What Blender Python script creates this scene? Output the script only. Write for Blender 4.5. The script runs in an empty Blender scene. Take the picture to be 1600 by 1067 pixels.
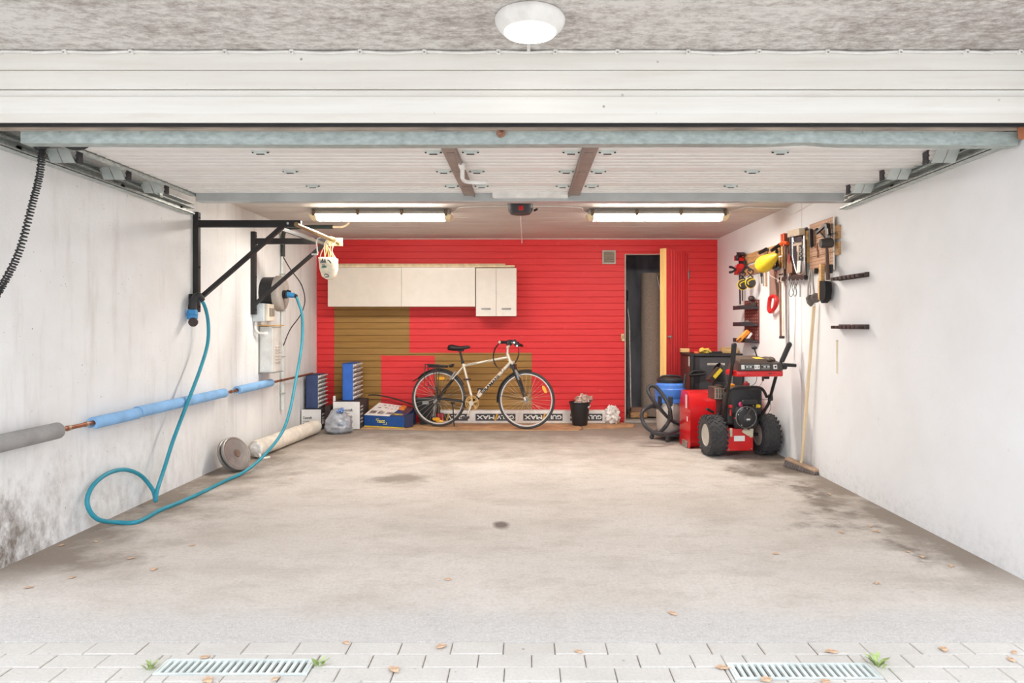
import bpy, bmesh, math, random
from mathutils import Vector, Matrix, Euler
random.seed(7)
V = Vector
F = 1067.0            # 24 mm lens on a 36 mm frame, 1600 px wide
CX, CY, CZ = 824.0, 508.0, 1.25
XL, XR, YB, ZC = -2.70, 2.435, 8.75, 2.357   # inner faces of the garage
SC = bpy.context.scene
COL = SC.collection

def W(px, py, D): return V(((px-CX)*D/F, D, CZ-(py-CY)*D/F))
def LW(px, py, X=XL):
    D = X*F/(px-CX); return V((X, D, CZ-(py-CY)*D/F))
def RW(px, py, off=0.0): return LW(px, py, XR-off)
def G(px, py, z=0.0):
    D = (CZ-z)*F/(py-CY); return V(((px-CX)*D/F, D, z))

# ------------------------------------------------------------------ materials
def lin(c):
    c = c/255.0
    return c/12.92 if c <= 0.04045 else ((c+0.055)/1.055)**2.4
def rgb(c): return (lin(c[0]), lin(c[1]), lin(c[2]), 1.0)

class NT:
    def __init__(s, name):
        s.m = bpy.data.materials.new(name); s.m.use_nodes = True
        s.t = s.m.node_tree; s.t.nodes.clear()
        s.out = s.n('ShaderNodeOutputMaterial')
        s.tc = s.n('ShaderNodeTexCoord').outputs['Object']
    def n(s, k, **kw):
        nd = s.t.nodes.new(k)
        for a, b in kw.items(): setattr(nd, a, b)
        return nd
    def put(s, sock, val):
        if isinstance(val, bpy.types.NodeSocket): s.t.links.new(val, sock)
        else: sock.default_value = val
    def map(s, scale=(1,1,1), loc=(0,0,0)):
        m = s.n('ShaderNodeMapping'); s.put(m.inputs['Vector'], s.tc)
        m.inputs['Scale'].default_value = scale; m.inputs['Location'].default_value = loc
        return m.outputs[0]
    def noise(s, scale=5, detail=4, rough=.5, stretch=(1,1,1), loc=(0,0,0)):
        n = s.n('ShaderNodeTexNoise'); s.put(n.inputs['Vector'], s.map(stretch, loc))
        n.inputs['Scale'].default_value = scale; n.inputs['Detail'].default_value = detail
        n.inputs['Roughness'].default_value = rough
        return n.outputs['Fac']
    def vor(s, scale=20, stretch=(1,1,1)):
        n = s.n('ShaderNodeTexVoronoi'); s.put(n.inputs['Vector'], s.map(stretch))
        n.inputs['Scale'].default_value = scale
        return n.outputs['Distance']
    def ramp(s, f, a, b, va=0.0, vb=1.0):
        n = s.n('ShaderNodeMapRange'); s.put(n.inputs[0], f)
        for i, x in enumerate((a, b, va, vb)): n.inputs[i+1].default_value = x
        n.clamp = True
        return n.outputs[0]
    def math(s, op, a, b=0.0):
        n = s.n('ShaderNodeMath', operation=op); s.put(n.inputs[0], a); s.put(n.inputs[1], b)
        return n.outputs[0]
    def mix(s, f, a, b):
        n = s.n('ShaderNodeMix', data_type='RGBA'); s.put(n.inputs[0], f)
        s.put(n.inputs[6], a); s.put(n.inputs[7], b)
        return n.outputs[2]
    def sep(s):
        n = s.n('ShaderNodeSeparateXYZ'); s.put(n.inputs[0], s.tc); return n.outputs
    def rng(s, v, a, b):      # 1 inside [a,b]
        return s.math('MULTIPLY', s.math('GREATER_THAN', v, a), s.math('LESS_THAN', v, b))
    def bsdf(s, col, rough=.5, metal=0.0, bump=None, bstr=.3, bdist=.01, spec=.5, coat=0.0, emit=None, estr=0.0, trans=0.0, alpha=None):
        b = s.n('ShaderNodeBsdfPrincipled')
        s.put(b.inputs['Base Color'], col); s.put(b.inputs['Roughness'], rough); s.put(b.inputs['Metallic'], metal)
        b.inputs['Specular IOR Level'].default_value = spec
        b.inputs['Coat Weight'].default_value = coat
        b.inputs['Transmission Weight'].default_value = trans
        if alpha is not None: s.put(b.inputs['Alpha'], alpha)
        if emit is not None:
            s.put(b.inputs['Emission Color'], emit); b.inputs['Emission Strength'].default_value = estr
        if bump is not None:
            bn = s.n('ShaderNodeBump'); s.put(bn.inputs['Height'], bump)
            bn.inputs['Strength'].default_value = bstr; bn.inputs['Distance'].default_value = bdist
            s.put(b.inputs['Normal'], bn.outputs[0])
        s.t.links.new(b.outputs[0], s.out.inputs[0])
        return s.m
MATS = {}
def mul(c, k): return tuple(min(255, x*k) for x in c)
def M(name, c, rough=.5, metal=0.0, var=.06, vs=9, stretch=(1,1,1), bump=0.0, bs=80, spec=.5, coat=0.0, trans=0.0, alpha=None):
    if name in MATS: return MATS[name]
    t = NT(name)
    f = t.ramp(t.noise(vs, 4, .55, stretch), .3, .7)
    col = t.mix(f, rgb(mul(c, 1-var)), rgb(mul(c, 1+var)))
    bm_ = t.noise(bs, 3, .6, stretch) if bump else None
    MATS[name] = t.bsdf(col, rough, metal, bm_, bump, .01, spec, coat, trans=trans, alpha=alpha)
    return MATS[name]
def EM(name, c, strength):
    t = NT(name); MATS[name] = t.bsdf(rgb(c), .4, 0, emit=rgb(c), estr=strength); return MATS[name]

black_steel = M('black_steel', (44,42,42), .45, .3)
black_plastic = M('black_plastic', (40,40,42), .5)
dark_plastic = M('dark_grey_plastic', (62,62,66), .5)
rubber = M('rubber', (62,62,64), .75, bump=.2)
white_metal = M('white_metal', (236,234,228), .4)
cream_metal = M('cream_metal', (222,210,190), .5)
white_plastic = M('white_plastic', (238,236,232), .45)
zinc = M('zinc', (186,193,189), .42, .4, .12, 14, (1,3,3))
zinc_blue = M('zinc_green', (166,176,172), .45, .2, .10, 22, (1,2,2), .05)
beam_grey = M('beam_grey', (186,190,190), .4, .25, .05, 5)
zinc_pale = M('zinc_pale', (216,222,218), .5, .08, .06)
chrome = M('chrome', (215,215,215), .18, 1.0, .03)
steel = M('steel', (190,188,184), .3, .9, .05)
dull_steel = M('dull_steel', (150,146,142), .42, .6, .1)
wood_light = M('pine_wood', (216,176,118), .6, 0, .12, 6, (1,8,8), .1)
wood_pale = M('pale_wood', (226,202,164), .6, 0, .08, 5, (3,3,.4))
wood_board = M('batten_wood', (196,152,104), .65, 0, .16, 7, (6,.7,6), .1)
pegboard_mat = M('hardboard', (186,140,108), .7, 0, .06, 8)
red_paint = M('red_enamel', (214,30,34), .28, 0, .05, 6, coat=.4)
blue_plastic = M('blue_plastic', (74,124,206), .4)
teal_rubber = M('teal_cable_rubber', (44,146,166), .45)
blue_plug = M('blue_plug_plastic', (58,142,200), .4)
blue_foam = M('blue_foam', (138,184,228), .85, bump=.15)
grey_foam = M('grey_foam', (152,150,148), .9, bump=.3)
copper = M('copper_pipe', (150,98,72), .4, .6, .12)
yellow = M('yellow_plastic', (236,204,50), .4)
orange = M('orange_plastic', (232,92,36), .4)
amber = M('amber_reflector', (244,170,30), .25, coat=.5)
red_plastic = M('red_plastic', (206,40,40), .35)
paper_white = M('white_carton', (236,234,230), .6, 0, .02)
carton_black = M('black_carton', (58,54,56), .6)
brand_blue = M('printed_blue_carton', (30,76,142), .55)
navy = M('navy_paint', (56,72,112), .5)
cabinet_blue = M('bright_blue_paint', (48,104,196), .45)
clear_plastic = M('clear_drawer_plastic', (206,200,196), .25, 0, .15, 30)
cream_gloss = M('cream_lacquer', (226,216,202), .22, 0, .015, coat=.3)
cardboard = M('cardboard', (190,150,112), .8, 0, .12, 5)
ink = M('black_print', (38,36,38), .6)
white_ink = M('white_print', (244,242,238), .6)
yellow_ink = M('yellow_print', (236,226,90), .6)
brown_frame = M('brown_door_strip', (150,134,126), .55, 0, .06)
carpet_grey = M('grey_carpet', (178,164,148), .95, 0, .14, 40, (1,1,6), .3)
roll_white = M('white_roll', (228,220,206), .85, 0, .06, 12, bump=.2, bs=30)
bag_grey = M('grey_bag', (160,163,170), .28, 0, .16, 16, coat=.2)
bag_white = M('white_bag', (236,232,226), .4, 0, .06, 14)
bag_clear = M('clear_wrap', (186,156,142), .2, 0, .25, 26)
silver_frame = M('silver_paint', (222,212,188), .28, .35, .04)
bronze = M('bronze_ring', (206,168,112), .35, .6, .1)
tyre_mat = M('tyre', (66,64,64), .8, bump=.2)
brush_black = M('black_bristle', (28,27,28), .9, 0, .3, 60, (6,6,1))
bristle = M('grey_bristle', (120,110,104), .9, 0, .45, 60, (8,8,1))
plate_brown = M('brown_plate_face', (118,94,82), .55, 0, .1, 20)
plate_grey = M('grey_plate_rim', (150,146,142), .4, .5, .08)
grey_paint = M('grey_paint', (168,166,160), .5)
taupe = M('taupe_plastic', (170,163,156), .5)
felt_grey = M('dark_grey_felt', (112,104,98), .9, 0, .1, 30)
brown_handle = M('brown_handle', (92,66,52), .5)
leaf_mat = M('dry_leaf', (206,172,142), .7, 0, .2, 40)
weed_mat = M('weed_green', (160,178,112), .6, 0, .2, 30)
rope_yellow = M('yellow_rope', (232,196,120), .8, 0, .15, 60)
brass = M('brass_pipe', (150,128,88), .4, .6, .1)
dark_wall = M('closet_concrete', (162,163,170), .9, 0, .16, 3, (2,2,.5), .2)
# ------------------------------------------------------------------ mesh builder
class B:
    def __init__(s): s.v = []; s.f = []; s.mi = []; s.m = 0
    def add(s, vs, fs):
        o = len(s.v); s.v += [V(p) for p in vs]
        for f in fs: s.f.append([o+i for i in f]); s.mi.append(s.m)
        return s
    def box(s, x0, x1, y0, y1, z0, z1, bev=0.0, mx=None, seg=1):
        if bev <= 0:
            vs = [V((x,y,z)) for x in (x0,x1) for y in (y0,y1) for z in (z0,z1)]
            fs = [(0,1,3,2),(4,6,7,5),(0,4,5,1),(2,3,7,6),(0,2,6,4),(1,5,7,3)]
        else:
            bm = bmesh.new(); bmesh.ops.create_cube(bm, size=1)
            for v in bm.verts:
                v.co = V(((x0+x1)/2+v.co.x*(x1-x0), (y0+y1)/2+v.co.y*(y1-y0), (z0+z1)/2+v.co.z*(z1-z0)))
            bev = min(bev, .49*min(abs(x1-x0), abs(y1-y0), abs(z1-z0)))
            bmesh.ops.bevel(bm, geom=list(bm.edges), offset=bev, segments=seg, affect='EDGES', profile=.5)
            bm.verts.index_update()
            vs = [v.co.copy() for v in bm.verts]; fs = [[v.index for v in f.verts] for f in bm.faces]; bm.free()
        if mx is not None: vs = [mx @ v for v in vs]
        return s.add(vs, fs)
    def bar(s, p0, p1, w, h, up=(0,0,1), bev=0.0):   # square bar from p0 to p1
        p0, p1 = V(p0), V(p1); d = p1-p0; L = d.length; y = d.normalized()
        x = y.cross(V(up)).normalized(); z = x.cross(y)
        mx = Matrix((x, y, z)).transposed().to_4x4(); mx.translation = p0
        return s.box(-w/2, w/2, 0, L, -h/2, h/2, bev, mx)
    def hexa(s, q0, q1):  # two matching quads
        return s.add(list(q0)+list(q1), [(3,2,1,0),(4,5,6,7),(0,1,5,4),(1,2,6,5),(2,3,7,6),(3,0,4,7)])
    def frame(s, d):
        d = V(d).normalized(); a = V((0,0,1)) if abs(d.z) < .9 else V((1,0,0))
        u = d.cross(a).normalized(); return u, d.cross(u), d
    def cyl(s, p0, p1, r0, r1=None, seg=16):
        p0, p1 = V(p0), V(p1); r1 = r0 if r1 is None else r1
        u, w, _ = s.frame(p1-p0); vs = []
        for p, r in ((p0,r0),(p1,r1)):
            for i in range(seg):
                a = 2*math.pi*i/seg; vs.append(p+u*(r*math.cos(a))+w*(r*math.sin(a)))
        fs = [(i,(i+1)%seg,seg+(i+1)%seg,seg+i) for i in range(seg)]+[tuple(range(seg))[::-1], tuple(range(seg,2*seg))]
        return s.add(vs, fs)
    def lathe(s, prof, o, axis=(0,0,1), seg=32):  # prof: (r, h) list
        o = V(o); u, w, d = s.frame(axis); vs = []; n = len(prof)
        for r, h in prof:
            for i in range(seg):
                a = 2*math.pi*i/seg; vs.append(o+d*h+u*(r*math.cos(a))+w*(r*math.sin(a)))
        fs = [(k*seg+i, k*seg+(i+1)%seg, (k+1)*seg+(i+1)%seg, (k+1)*seg+i) for k in range(n-1) for i in range(seg)]
        fs += [tuple(range(seg))[::-1], tuple(range((n-1)*seg, n*seg))]
        return s.add(vs, fs)
    def turn(s, prof, o, axis=(0,0,1), seg=32):  # closed outline turned round an axis, hole left open
        o = V(o); u, w, d = s.frame(axis); vs = []; n = len(prof)
        for r, h in prof:
            for i in range(seg):
                a = 2*math.pi*i/seg; vs.append(o+d*h+u*(r*math.cos(a))+w*(r*math.sin(a)))
        return s.add(vs, [(k*seg+i, k*seg+(i+1)%seg, ((k+1)%n)*seg+(i+1)%seg, ((k+1)%n)*seg+i) for k in range(n) for i in range(seg)])
    def ring(s, c, axis, R, r, seg=40, s2=10, a0=0.0, a1=None, ref=None, sy=1.0):
        c = V(c); d = V(axis).normalized()
        if ref is None: u, w, _ = s.frame(d)
        else: u = V(ref).normalized(); w = d.cross(u)
        full = a1 is None; n = seg if full else seg+1
        a1 = 2*math.pi if full else a1; vs = []
        for k in range(n):
            a = a0+(a1-a0)*k/seg; e = u*math.cos(a)+w*math.sin(a)
            for j in range(s2):
                b = 2*math.pi*j/s2; vs.append(c+e*(R+r*math.cos(b))+d*(r*sy*math.sin(b)))
        fs = [(k*s2+j, k*s2+(j+1)%s2, ((k+1)%n)*s2+(j+1)%s2, ((k+1)%n)*s2+j) for k in range(seg) for j in range(s2)]
        if not full: fs += [tuple(range(s2)), tuple(range((n-1)*s2, n*s2))[::-1]]
        return s.add(vs, fs)
    def tube(s, pts, r, seg=8, smooth=0, closed=False, sy=1.0):
        pts = [V(p) for p in pts]
        if smooth: pts = spline(pts, smooth)
        n = len(pts); rs = r if isinstance(r, (list, tuple)) else None
        t = [(pts[min(i+1,n-1)]-pts[max(i-1,0)]).normalized() for i in range(n)]
        u, w, _ = s.frame(t[0]); vs = []
        for i in range(n):
            if i:
                q = t[i-1].rotation_difference(t[i]); u = q @ u; w = q @ w
            rr = (rs[0]+(rs[1]-rs[0])*i/(n-1)) if rs else r
            for j in range(seg):
                a = 2*math.pi*j/seg; vs.append(pts[i]+u*(rr*math.cos(a))+w*(rr*sy*math.sin(a)))
        fs = [(i*seg+j, i*seg+(j+1)%seg, (i+1)*seg+(j+1)%seg, (i+1)*seg+j) for i in range(n-1) for j in range(seg)]
        fs += [tuple(range(seg))[::-1], tuple(range((n-1)*seg, n*seg))]
        return s.add(vs, fs)
    def prism(s, pts, o, u, v, n):   # 2-D outline in u,v from o, thickness vector n
        o, u, v, n = V(o), V(u), V(v), V(n); k = len(pts)
        a = [o+u*x+v*y for x, y in pts]; vs = a+[p+n for p in a]
        return s.add(vs, [tuple(range(k))[::-1], tuple(range(k,2*k))]+[(i,(i+1)%k,k+(i+1)%k,k+i) for i in range(k)])
    def ball(s, c, rx, ry=None, rz=None, seg=16, rings=10, mx=None):
        ry = rx if ry is None else ry; rz = rx if rz is None else rz; c = V(c)
        bm = bmesh.new(); bmesh.ops.create_uvsphere(bm, u_segments=seg, v_segments=rings, radius=1)
        bm.verts.index_update()
        vs = [V((v.co.x*rx, v.co.y*ry, v.co.z*rz)) for v in bm.verts]
        if mx is not None: vs = [mx @ v for v in vs]
        fs = [[v.index for v in f.verts] for f in bm.faces]; bm.free()
        return s.add([c+v for v in vs], fs)
    def lump(s, c, rx, ry, rz, amp=.12, sd=0, seg=28, rings=18, fq=4.0, flat=None):
        from mathutils import noise
        bm = bmesh.new(); bmesh.ops.create_uvsphere(bm, u_segments=seg, v_segments=rings, radius=1); bm.verts.index_update()
        c = V(c); vs = []
        for v in bm.verts:
            k = 1+amp*(noise.noise(v.co*fq*.5+V((sd,3,1)))+.7*abs(noise.noise(v.co*fq*1.3+V((sd,9,4)))))
            p = V((v.co.x*rx*k, v.co.y*ry*k, v.co.z*rz*k))+c
            if flat is not None and p.z < flat: p.z = flat
            vs.append(p)
        fs = [[v.index for v in f.verts] for f in bm.faces]; bm.free()
        return s.add(vs, fs)
    def sheet(s, prof, x0, x1):  # (y,z) polyline swept along x
        n = len(prof); vs = [(x0,y,z) for y, z in prof]+[(x1,y,z) for y, z in prof]
        return s.add(vs, [(i,i+1,n+i+1,n+i) for i in range(n-1)])

def spline(pts, k=6):
    out = []; n = len(pts)
    for i in range(n-1):
        p0, p1, p2, p3 = pts[max(i-1,0)], pts[i], pts[i+1], pts[min(i+2,n-1)]
        for j in range(k):
            t = j/k
            out.append(.5*((2*p1)+(p2-p0)*t+(2*p0-5*p1+4*p2-p3)*t*t+(3*p1-p0-3*p2+p3)*t**3))
    out.append(pts[-1]); return out

ORG = {}
def put(name, b, mat, parent=None, label=None, angle=35, sharp=False, recalc=True):
    me = bpy.data.meshes.new(name)
    org = ORG.get(parent.name, V()) if parent else V()
    me.from_pydata([tuple(p-org) for p in b.v], [], b.f)
    mats = mat if isinstance(mat, (list, tuple)) else [mat]
    for m in mats: me.materials.append(m)
    if len(mats) > 1: me.polygons.foreach_set('material_index', b.mi)
    if recalc:
        bm = bmesh.new(); bm.from_mesh(me); bmesh.ops.recalc_face_normals(bm, faces=bm.faces); bm.to_mesh(me); bm.free()
    if not sharp:
        me.polygons.foreach_set('use_smooth', [True]*len(me.polygons)); me.set_sharp_from_angle(angle=math.radians(angle))
    me.update()
    o = bpy.data.objects.new(name, me); COL.objects.link(o)
    if parent: o.parent = parent; ORG[o.name] = org
    if label: o['label'] = label
    return o
def tag(o, label, cat, group=None, kind=None):
    o['label'] = label; o['category'] = cat
    if group: o['group'] = group
    if kind: o['kind'] = kind
    return o
def thing(name, loc, label, cat, group=None, rot=None):
    o = bpy.data.objects.new(name, None); COL.objects.link(o); o.empty_display_size = .1
    o.location = loc; ORG[o.name] = V(loc)
    if rot is not None: o.rotation_euler = rot; ORG[o.name] = V()   # children in local coordinates
    return tag(o, label, cat, group)
def single(name, b, mat, label, cat, group=None, kind=None, **k):   # a one-mesh thing, origin at its base
    lo = V([min(p[i] for p in b.v) for i in range(3)]); hi = V([max(p[i] for p in b.v) for i in range(3)])
    c = V(((lo.x+hi.x)/2, (lo.y+hi.y)/2, lo.z)); b.v = [p-c for p in b.v]
    o = put(name, b, mat, **k); o.location = c
    return tag(o, label, cat, group, kind)
def struct(name, b, mat, label=None, **k):
    o = put(name, b, mat, **k); o['kind'] = 'structure'
    if label: o['label'] = label
    return o
def text(b, s, o, u, v, w=None, h=None, ext=.002, bold=.0):   # lettering laid on a face: left-bottom at o, along u, up v
    cu = bpy.data.curves.new('lettering', 'FONT'); cu.body = s; cu.size = 1; cu.extrude = 0; cu.offset = bold
    cu.resolution_u = 3
    ob = bpy.data.objects.new('lettering', cu); COL.objects.link(ob)
    dg = bpy.context.evaluated_depsgraph_get(); me = bpy.data.meshes.new_from_object(ob.evaluated_get(dg))
    bpy.data.objects.remove(ob); bpy.data.curves.remove(cu)
    P = [v_.co for v_ in me.vertices]
    x0, x1 = min(p.x for p in P), max(p.x for p in P); y0, y1 = min(p.y for p in P), max(p.y for p in P)
    sy = h/(y1-y0) if h else w/(x1-x0); sx = w/(x1-x0) if w else sy
    o, u, v = V(o), V(u).normalized(), V(v).normalized(); n = u.cross(v)*ext
    b.add([o+n+u*((p.x-x0)*sx)+v*((p.y-y0)*sy) for p in P], [list(f.vertices) for f in me.polygons])
    bpy.data.meshes.remove(me)
# ------------------------------------------------------------------ setting materials
def floor_material():
    t = NT('concrete_floor'); X, Y, Z = t.sep()
    big = t.noise(.9, 6, .6); med = t.noise(3.5, 6, .65, loc=(4,2,0)); swirl = t.noise(2.4, 8, .72, (.8,1.35,1))
    fine = t.noise(60, 4, .7)
    base = t.mix(t.ramp(big, .35, .68), rgb((222,214,206)), rgb((207,198,188)))
    base = t.mix(t.math('MULTIPLY', t.ramp(swirl, .48, .68), .45), base, rgb((172,160,149)))
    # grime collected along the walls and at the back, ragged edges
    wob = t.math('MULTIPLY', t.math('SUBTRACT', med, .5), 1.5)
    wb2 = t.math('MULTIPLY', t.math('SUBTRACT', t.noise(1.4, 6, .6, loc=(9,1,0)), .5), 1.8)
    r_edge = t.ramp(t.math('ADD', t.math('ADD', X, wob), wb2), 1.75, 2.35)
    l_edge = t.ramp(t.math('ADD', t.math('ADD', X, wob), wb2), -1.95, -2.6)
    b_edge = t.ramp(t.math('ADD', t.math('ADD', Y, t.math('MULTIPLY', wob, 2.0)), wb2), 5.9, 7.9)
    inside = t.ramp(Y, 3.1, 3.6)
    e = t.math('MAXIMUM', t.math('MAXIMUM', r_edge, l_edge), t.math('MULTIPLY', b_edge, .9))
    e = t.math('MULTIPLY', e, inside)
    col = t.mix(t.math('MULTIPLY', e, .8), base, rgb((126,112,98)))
    # damp edged patches near the right wall
    rr = t.math('ABSOLUTE', t.math('SUBTRACT', t.math('ADD', X, wb2), 2.0))
    damp = t.math('MULTIPLY', t.ramp(rr, .16, .02), t.math('MULTIPLY', t.ramp(med, .46, .56), inside))
    col = t.mix(t.math('MULTIPLY', damp, .55), col, rgb((96,84,76)))
    # oil drip in the middle
    dx = t.math('MULTIPLY', t.math('ADD', X, .165), 1.5); dy = t.math('SUBTRACT', Y, 4.27)
    d = t.math('SQRT', t.math('ADD', t.math('MULTIPLY', dx, dx), t.math('MULTIPLY', dy, dy)))
    col = t.mix(t.math('MULTIPLY', t.ramp(t.math('ADD', d, t.math('MULTIPLY', wob, .12)), .10, .05), .85), col, rgb((96,84,76)))
    dx = t.math('MULTIPLY', t.math('ADD', X, 1.05), .8); dy = t.math('SUBTRACT', Y, 5.55)
    d = t.math('SQRT', t.math('ADD', t.math('MULTIPLY', dx, dx), t.math('MULTIPLY', dy, dy)))
    col = t.mix(t.math('MULTIPLY', t.ramp(t.math('ADD', d, t.math('MULTIPLY', wob, .5)), .25, .05), .65), col, rgb((116,102,90)))
    # coarse asphalt towards the opening
    asp = t.ramp(t.math('ADD', Y, t.math('MULTIPLY', wob, .3)), 3.08, 2.86)
    grit = t.mix(t.ramp(t.noise(120, 3, .8), .40, .66), rgb((188,185,182)), rgb((232,229,225)))
    col = t.mix(t.math('MULTIPLY', asp, .75), col, grit)
    # pale grit specks
    sp = t.ramp(t.vor(34), .085, .05); sp = t.math('MULTIPLY', sp, t.ramp(t.noise(5, 3, .6, loc=(3,3,0)), .5, .62))
    col = t.mix(t.math('MULTIPLY', sp, .8), col, rgb((240,236,228)))
    sp2 = t.math('MULTIPLY', t.ramp(t.vor(13), .07, .04), t.ramp(t.noise(7, 3, .6, loc=(7,3,0)), .54, .62))
    col = t.mix(t.math('MULTIPLY', sp2, .7), col, rgb((112,96,84)))
    col = t.mix(t.math('MULTIPLY', t.ramp(fine, .4, .68), .22), col, rgb((128,119,110)))
    col = t.mix(t.math('MULTIPLY', t.ramp(t.noise(17, 6, .75, (.8,1.3,1)), .5, .72), .25), col, rgb((150,138,126)))
    return t.bsdf(col, .85, 0, t.math('ADD', fine, t.math('MULTIPLY', asp, t.noise(110, 2, .8))), .35, .01, spec=.25)

def left_wall_material():
    t = NT('whitewashed_concrete'); X, Y, Z = t.sep()
    col = t.mix(t.ramp(t.noise(2.2, 6, .6), .35, .7), rgb((242,243,243)), rgb((233,233,231)))
    pits = t.math('MULTIPLY', t.ramp(t.vor(24), .09, .05), t.ramp(t.noise(3, 4, .6), .5, .58))
    pits2 = t.math('MULTIPLY', t.ramp(t.vor(11), .06, .035), t.ramp(t.noise(2, 3, .6, loc=(2,5,1)), .5, .6))
    col = t.mix(t.math('MULTIPLY', t.math('MAXIMUM', pits, pits2), .8), col, rgb((140,131,122)))
    streak = t.ramp(t.noise(2.6, 6, .7, (1,2.6,.35)), .52, .75)
    col = t.mix(t.math('MULTIPLY', streak, .28), col, rgb((176,164,150)))
    # mildew low down towards the opening, blotches with soft ragged edges
    n1 = t.noise(2.6, 8, .72, (1,1,.7), (3,1,0)); n2 = t.noise(16, 5, .7, (1,1,.6))
    hgt = t.math('ADD', Z, t.math('MULTIPLY', t.math('SUBTRACT', n1, .5), 1.1))
    low = t.ramp(hgt, .42, .12)
    near = t.ramp(Y, 4.0, 3.45)
    grey = t.math('MULTIPLY', t.math('MULTIPLY', t.ramp(hgt, .62, .12), t.ramp(Y, 6.2, 3.8)), t.ramp(n2, .4, .7))
    col = t.mix(t.math('MULTIPLY', grey, .5), col, rgb((130,124,116)))
    br = t.math('MULTIPLY', t.math('MULTIPLY', low, near), t.ramp(n2, .3, .62))
    col = t.mix(t.math('MULTIPLY', br, .95), col, rgb((98,77,55)))
    # cast joints of the far section
    for y in (6.33, 6.95, 7.62, 8.13, 8.45):
        j = t.ramp(t.math('ABSOLUTE', t.math('SUBTRACT', Y, y)), .012, .004)
        col = t.mix(t.math('MULTIPLY', j, .2), col, rgb((168,158,148)))
    return t.bsdf(col, .85, 0, t.math('ADD', t.noise(28, 5, .7), t.math('MULTIPLY', pits, -2.0)), .28, .01, spec=.2)

def right_wall_material():
    t = NT('white_painted_wall'); X, Y, Z = t.sep()
    col = t.mix(t.ramp(t.noise(1.6, 5, .6), .35, .7), rgb((240,241,242)), rgb((233,233,232)))
    n = t.noise(7, 6, .7)
    low = t.math('MULTIPLY', t.ramp(t.math('ADD', Z, t.math('MULTIPLY', t.math('SUBTRACT', n, .5), .7)), .22, -.02), t.ramp(t.noise(26, 4, .7), .42, .66))
    col = t.mix(t.math('MULTIPLY', low, .22), col, rgb((160,158,156)))
    scuff = t.math('MULTIPLY', t.ramp(t.noise(5, 6, .8, (1,2.4,1.2), (2,8,1)), .64, .7), t.ramp(Z, 1.2, .3))
    col = t.mix(t.math('MULTIPLY', scuff, .25), col, rgb((150,148,150)))
    sp = t.math('MULTIPLY', t.ramp(t.vor(10), .05, .03), t.ramp(t.noise(2, 3, .6, loc=(2,5,1)), .52, .6))
    col = t.mix(t.math('MULTIPLY', sp, .5), col, rgb((140,134,128)))
    seam = t.ramp(t.math('ABSOLUTE', t.math('SUBTRACT', Y, 6.06)), .014, .004)
    col = t.mix(t.math('MULTIPLY', seam, .3), col, rgb((150,142,134)))
    return t.bsdf(col, .7, 0, t.noise(30, 4, .6), .1, .01, spec=.25)

def back_wall_material():
    t = NT('red_painted_cladding'); X, Y, Z = t.sep()
    xs = lambda p: (p-CX)*YB/F
    zs = lambda p: CZ-(p-CY)*YB/F
    wb = t.math('MULTIPLY', t.math('SUBTRACT', t.noise(20, 3, .6), .5), .012)
    Xw = t.math('ADD', X, wb)
    def rect(px0, px1, py0, py1): return t.math('MULTIPLY', t.rng(Xw, xs(px0), xs(px1)), t.rng(Z, zs(py1), zs(py0)))
    o = t.math('MAXIMUM', rect(522.3,640,440,555), rect(522.3,595.6,553,680))
    o = t.math('MAXIMUM', o, t.math('MAXIMUM', rect(600,831,551,555.6), rect(679.4,831,551,641)))
    o = t.math('MAXIMUM', o, rect(679.4,779,640,680))
    brd = t.n('ShaderNodeTexWhiteNoise', noise_dimensions='1D')
    t.put(brd.inputs['W'], t.math('FLOOR', t.math('DIVIDE', t.math('SUBTRACT', Z, .05), .0822)))
    k = brd.outputs['Value']
    grain = t.noise(5, 6, .65, (.6,1,14))
    red = t.mix(t.ramp(grain, .35, .7), rgb((233,62,64)), rgb((219,49,53)))
    red = t.mix(t.math('MULTIPLY', k, .18), red, rgb((236,74,74)))
    ol = t.mix(t.ramp(grain, .35, .7), rgb((168,126,64)), rgb((140,102,50)))
    ol = t.mix(t.math('MULTIPLY', k, .4), ol, rgb((176,138,80)))
    knots = t.math('MULTIPLY', t.ramp(t.vor(5.5, (.55,1,1)), .10, .05), .35)
    red = t.mix(knots, red, rgb((240,96,92)))
    col = t.mix(o, red, ol)
    return t.bsdf(col, .5, 0, grain, .12, .01, spec=.3)

def outer_ceiling_material():
    t = NT('carport_concrete'); 
    n = t.noise(13, 9, .8, (1,1.7,1)); b = t.noise(1.8, 4, .6, (.6,1.5,1))
    f = t.ramp(t.math('ADD', t.math('MULTIPLY', n, .8), t.math('MULTIPLY', b, .35)), .50, .68)
    col = t.mix(f, rgb((228,224,220)), rgb((166,157,151)))
    pat = t.math('MULTIPLY', t.ramp(t.vor(2.3, (1,1.6,1)), .13, .09), .5)
    col = t.mix(pat, col, rgb((226,222,216)))
    return t.bsdf(col, .9, 0, n, .2, .01, spec=.2)

def board_ceiling_material():
    t = NT('limed_board_ceiling')
    g = t.noise(4, 6, .7, (.5,9,1)); b = t.noise(1.6, 4, .6)
    col = t.mix(t.ramp(g, .35, .7), rgb((214,206,198)), rgb((186,178,170)))
    col = t.mix(t.math('MULTIPLY', t.ramp(b, .4, .65), .3), col, rgb((222,214,207)))
    return t.bsdf(col, .6, 0, g, .1, .01, spec=.3)

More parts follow.
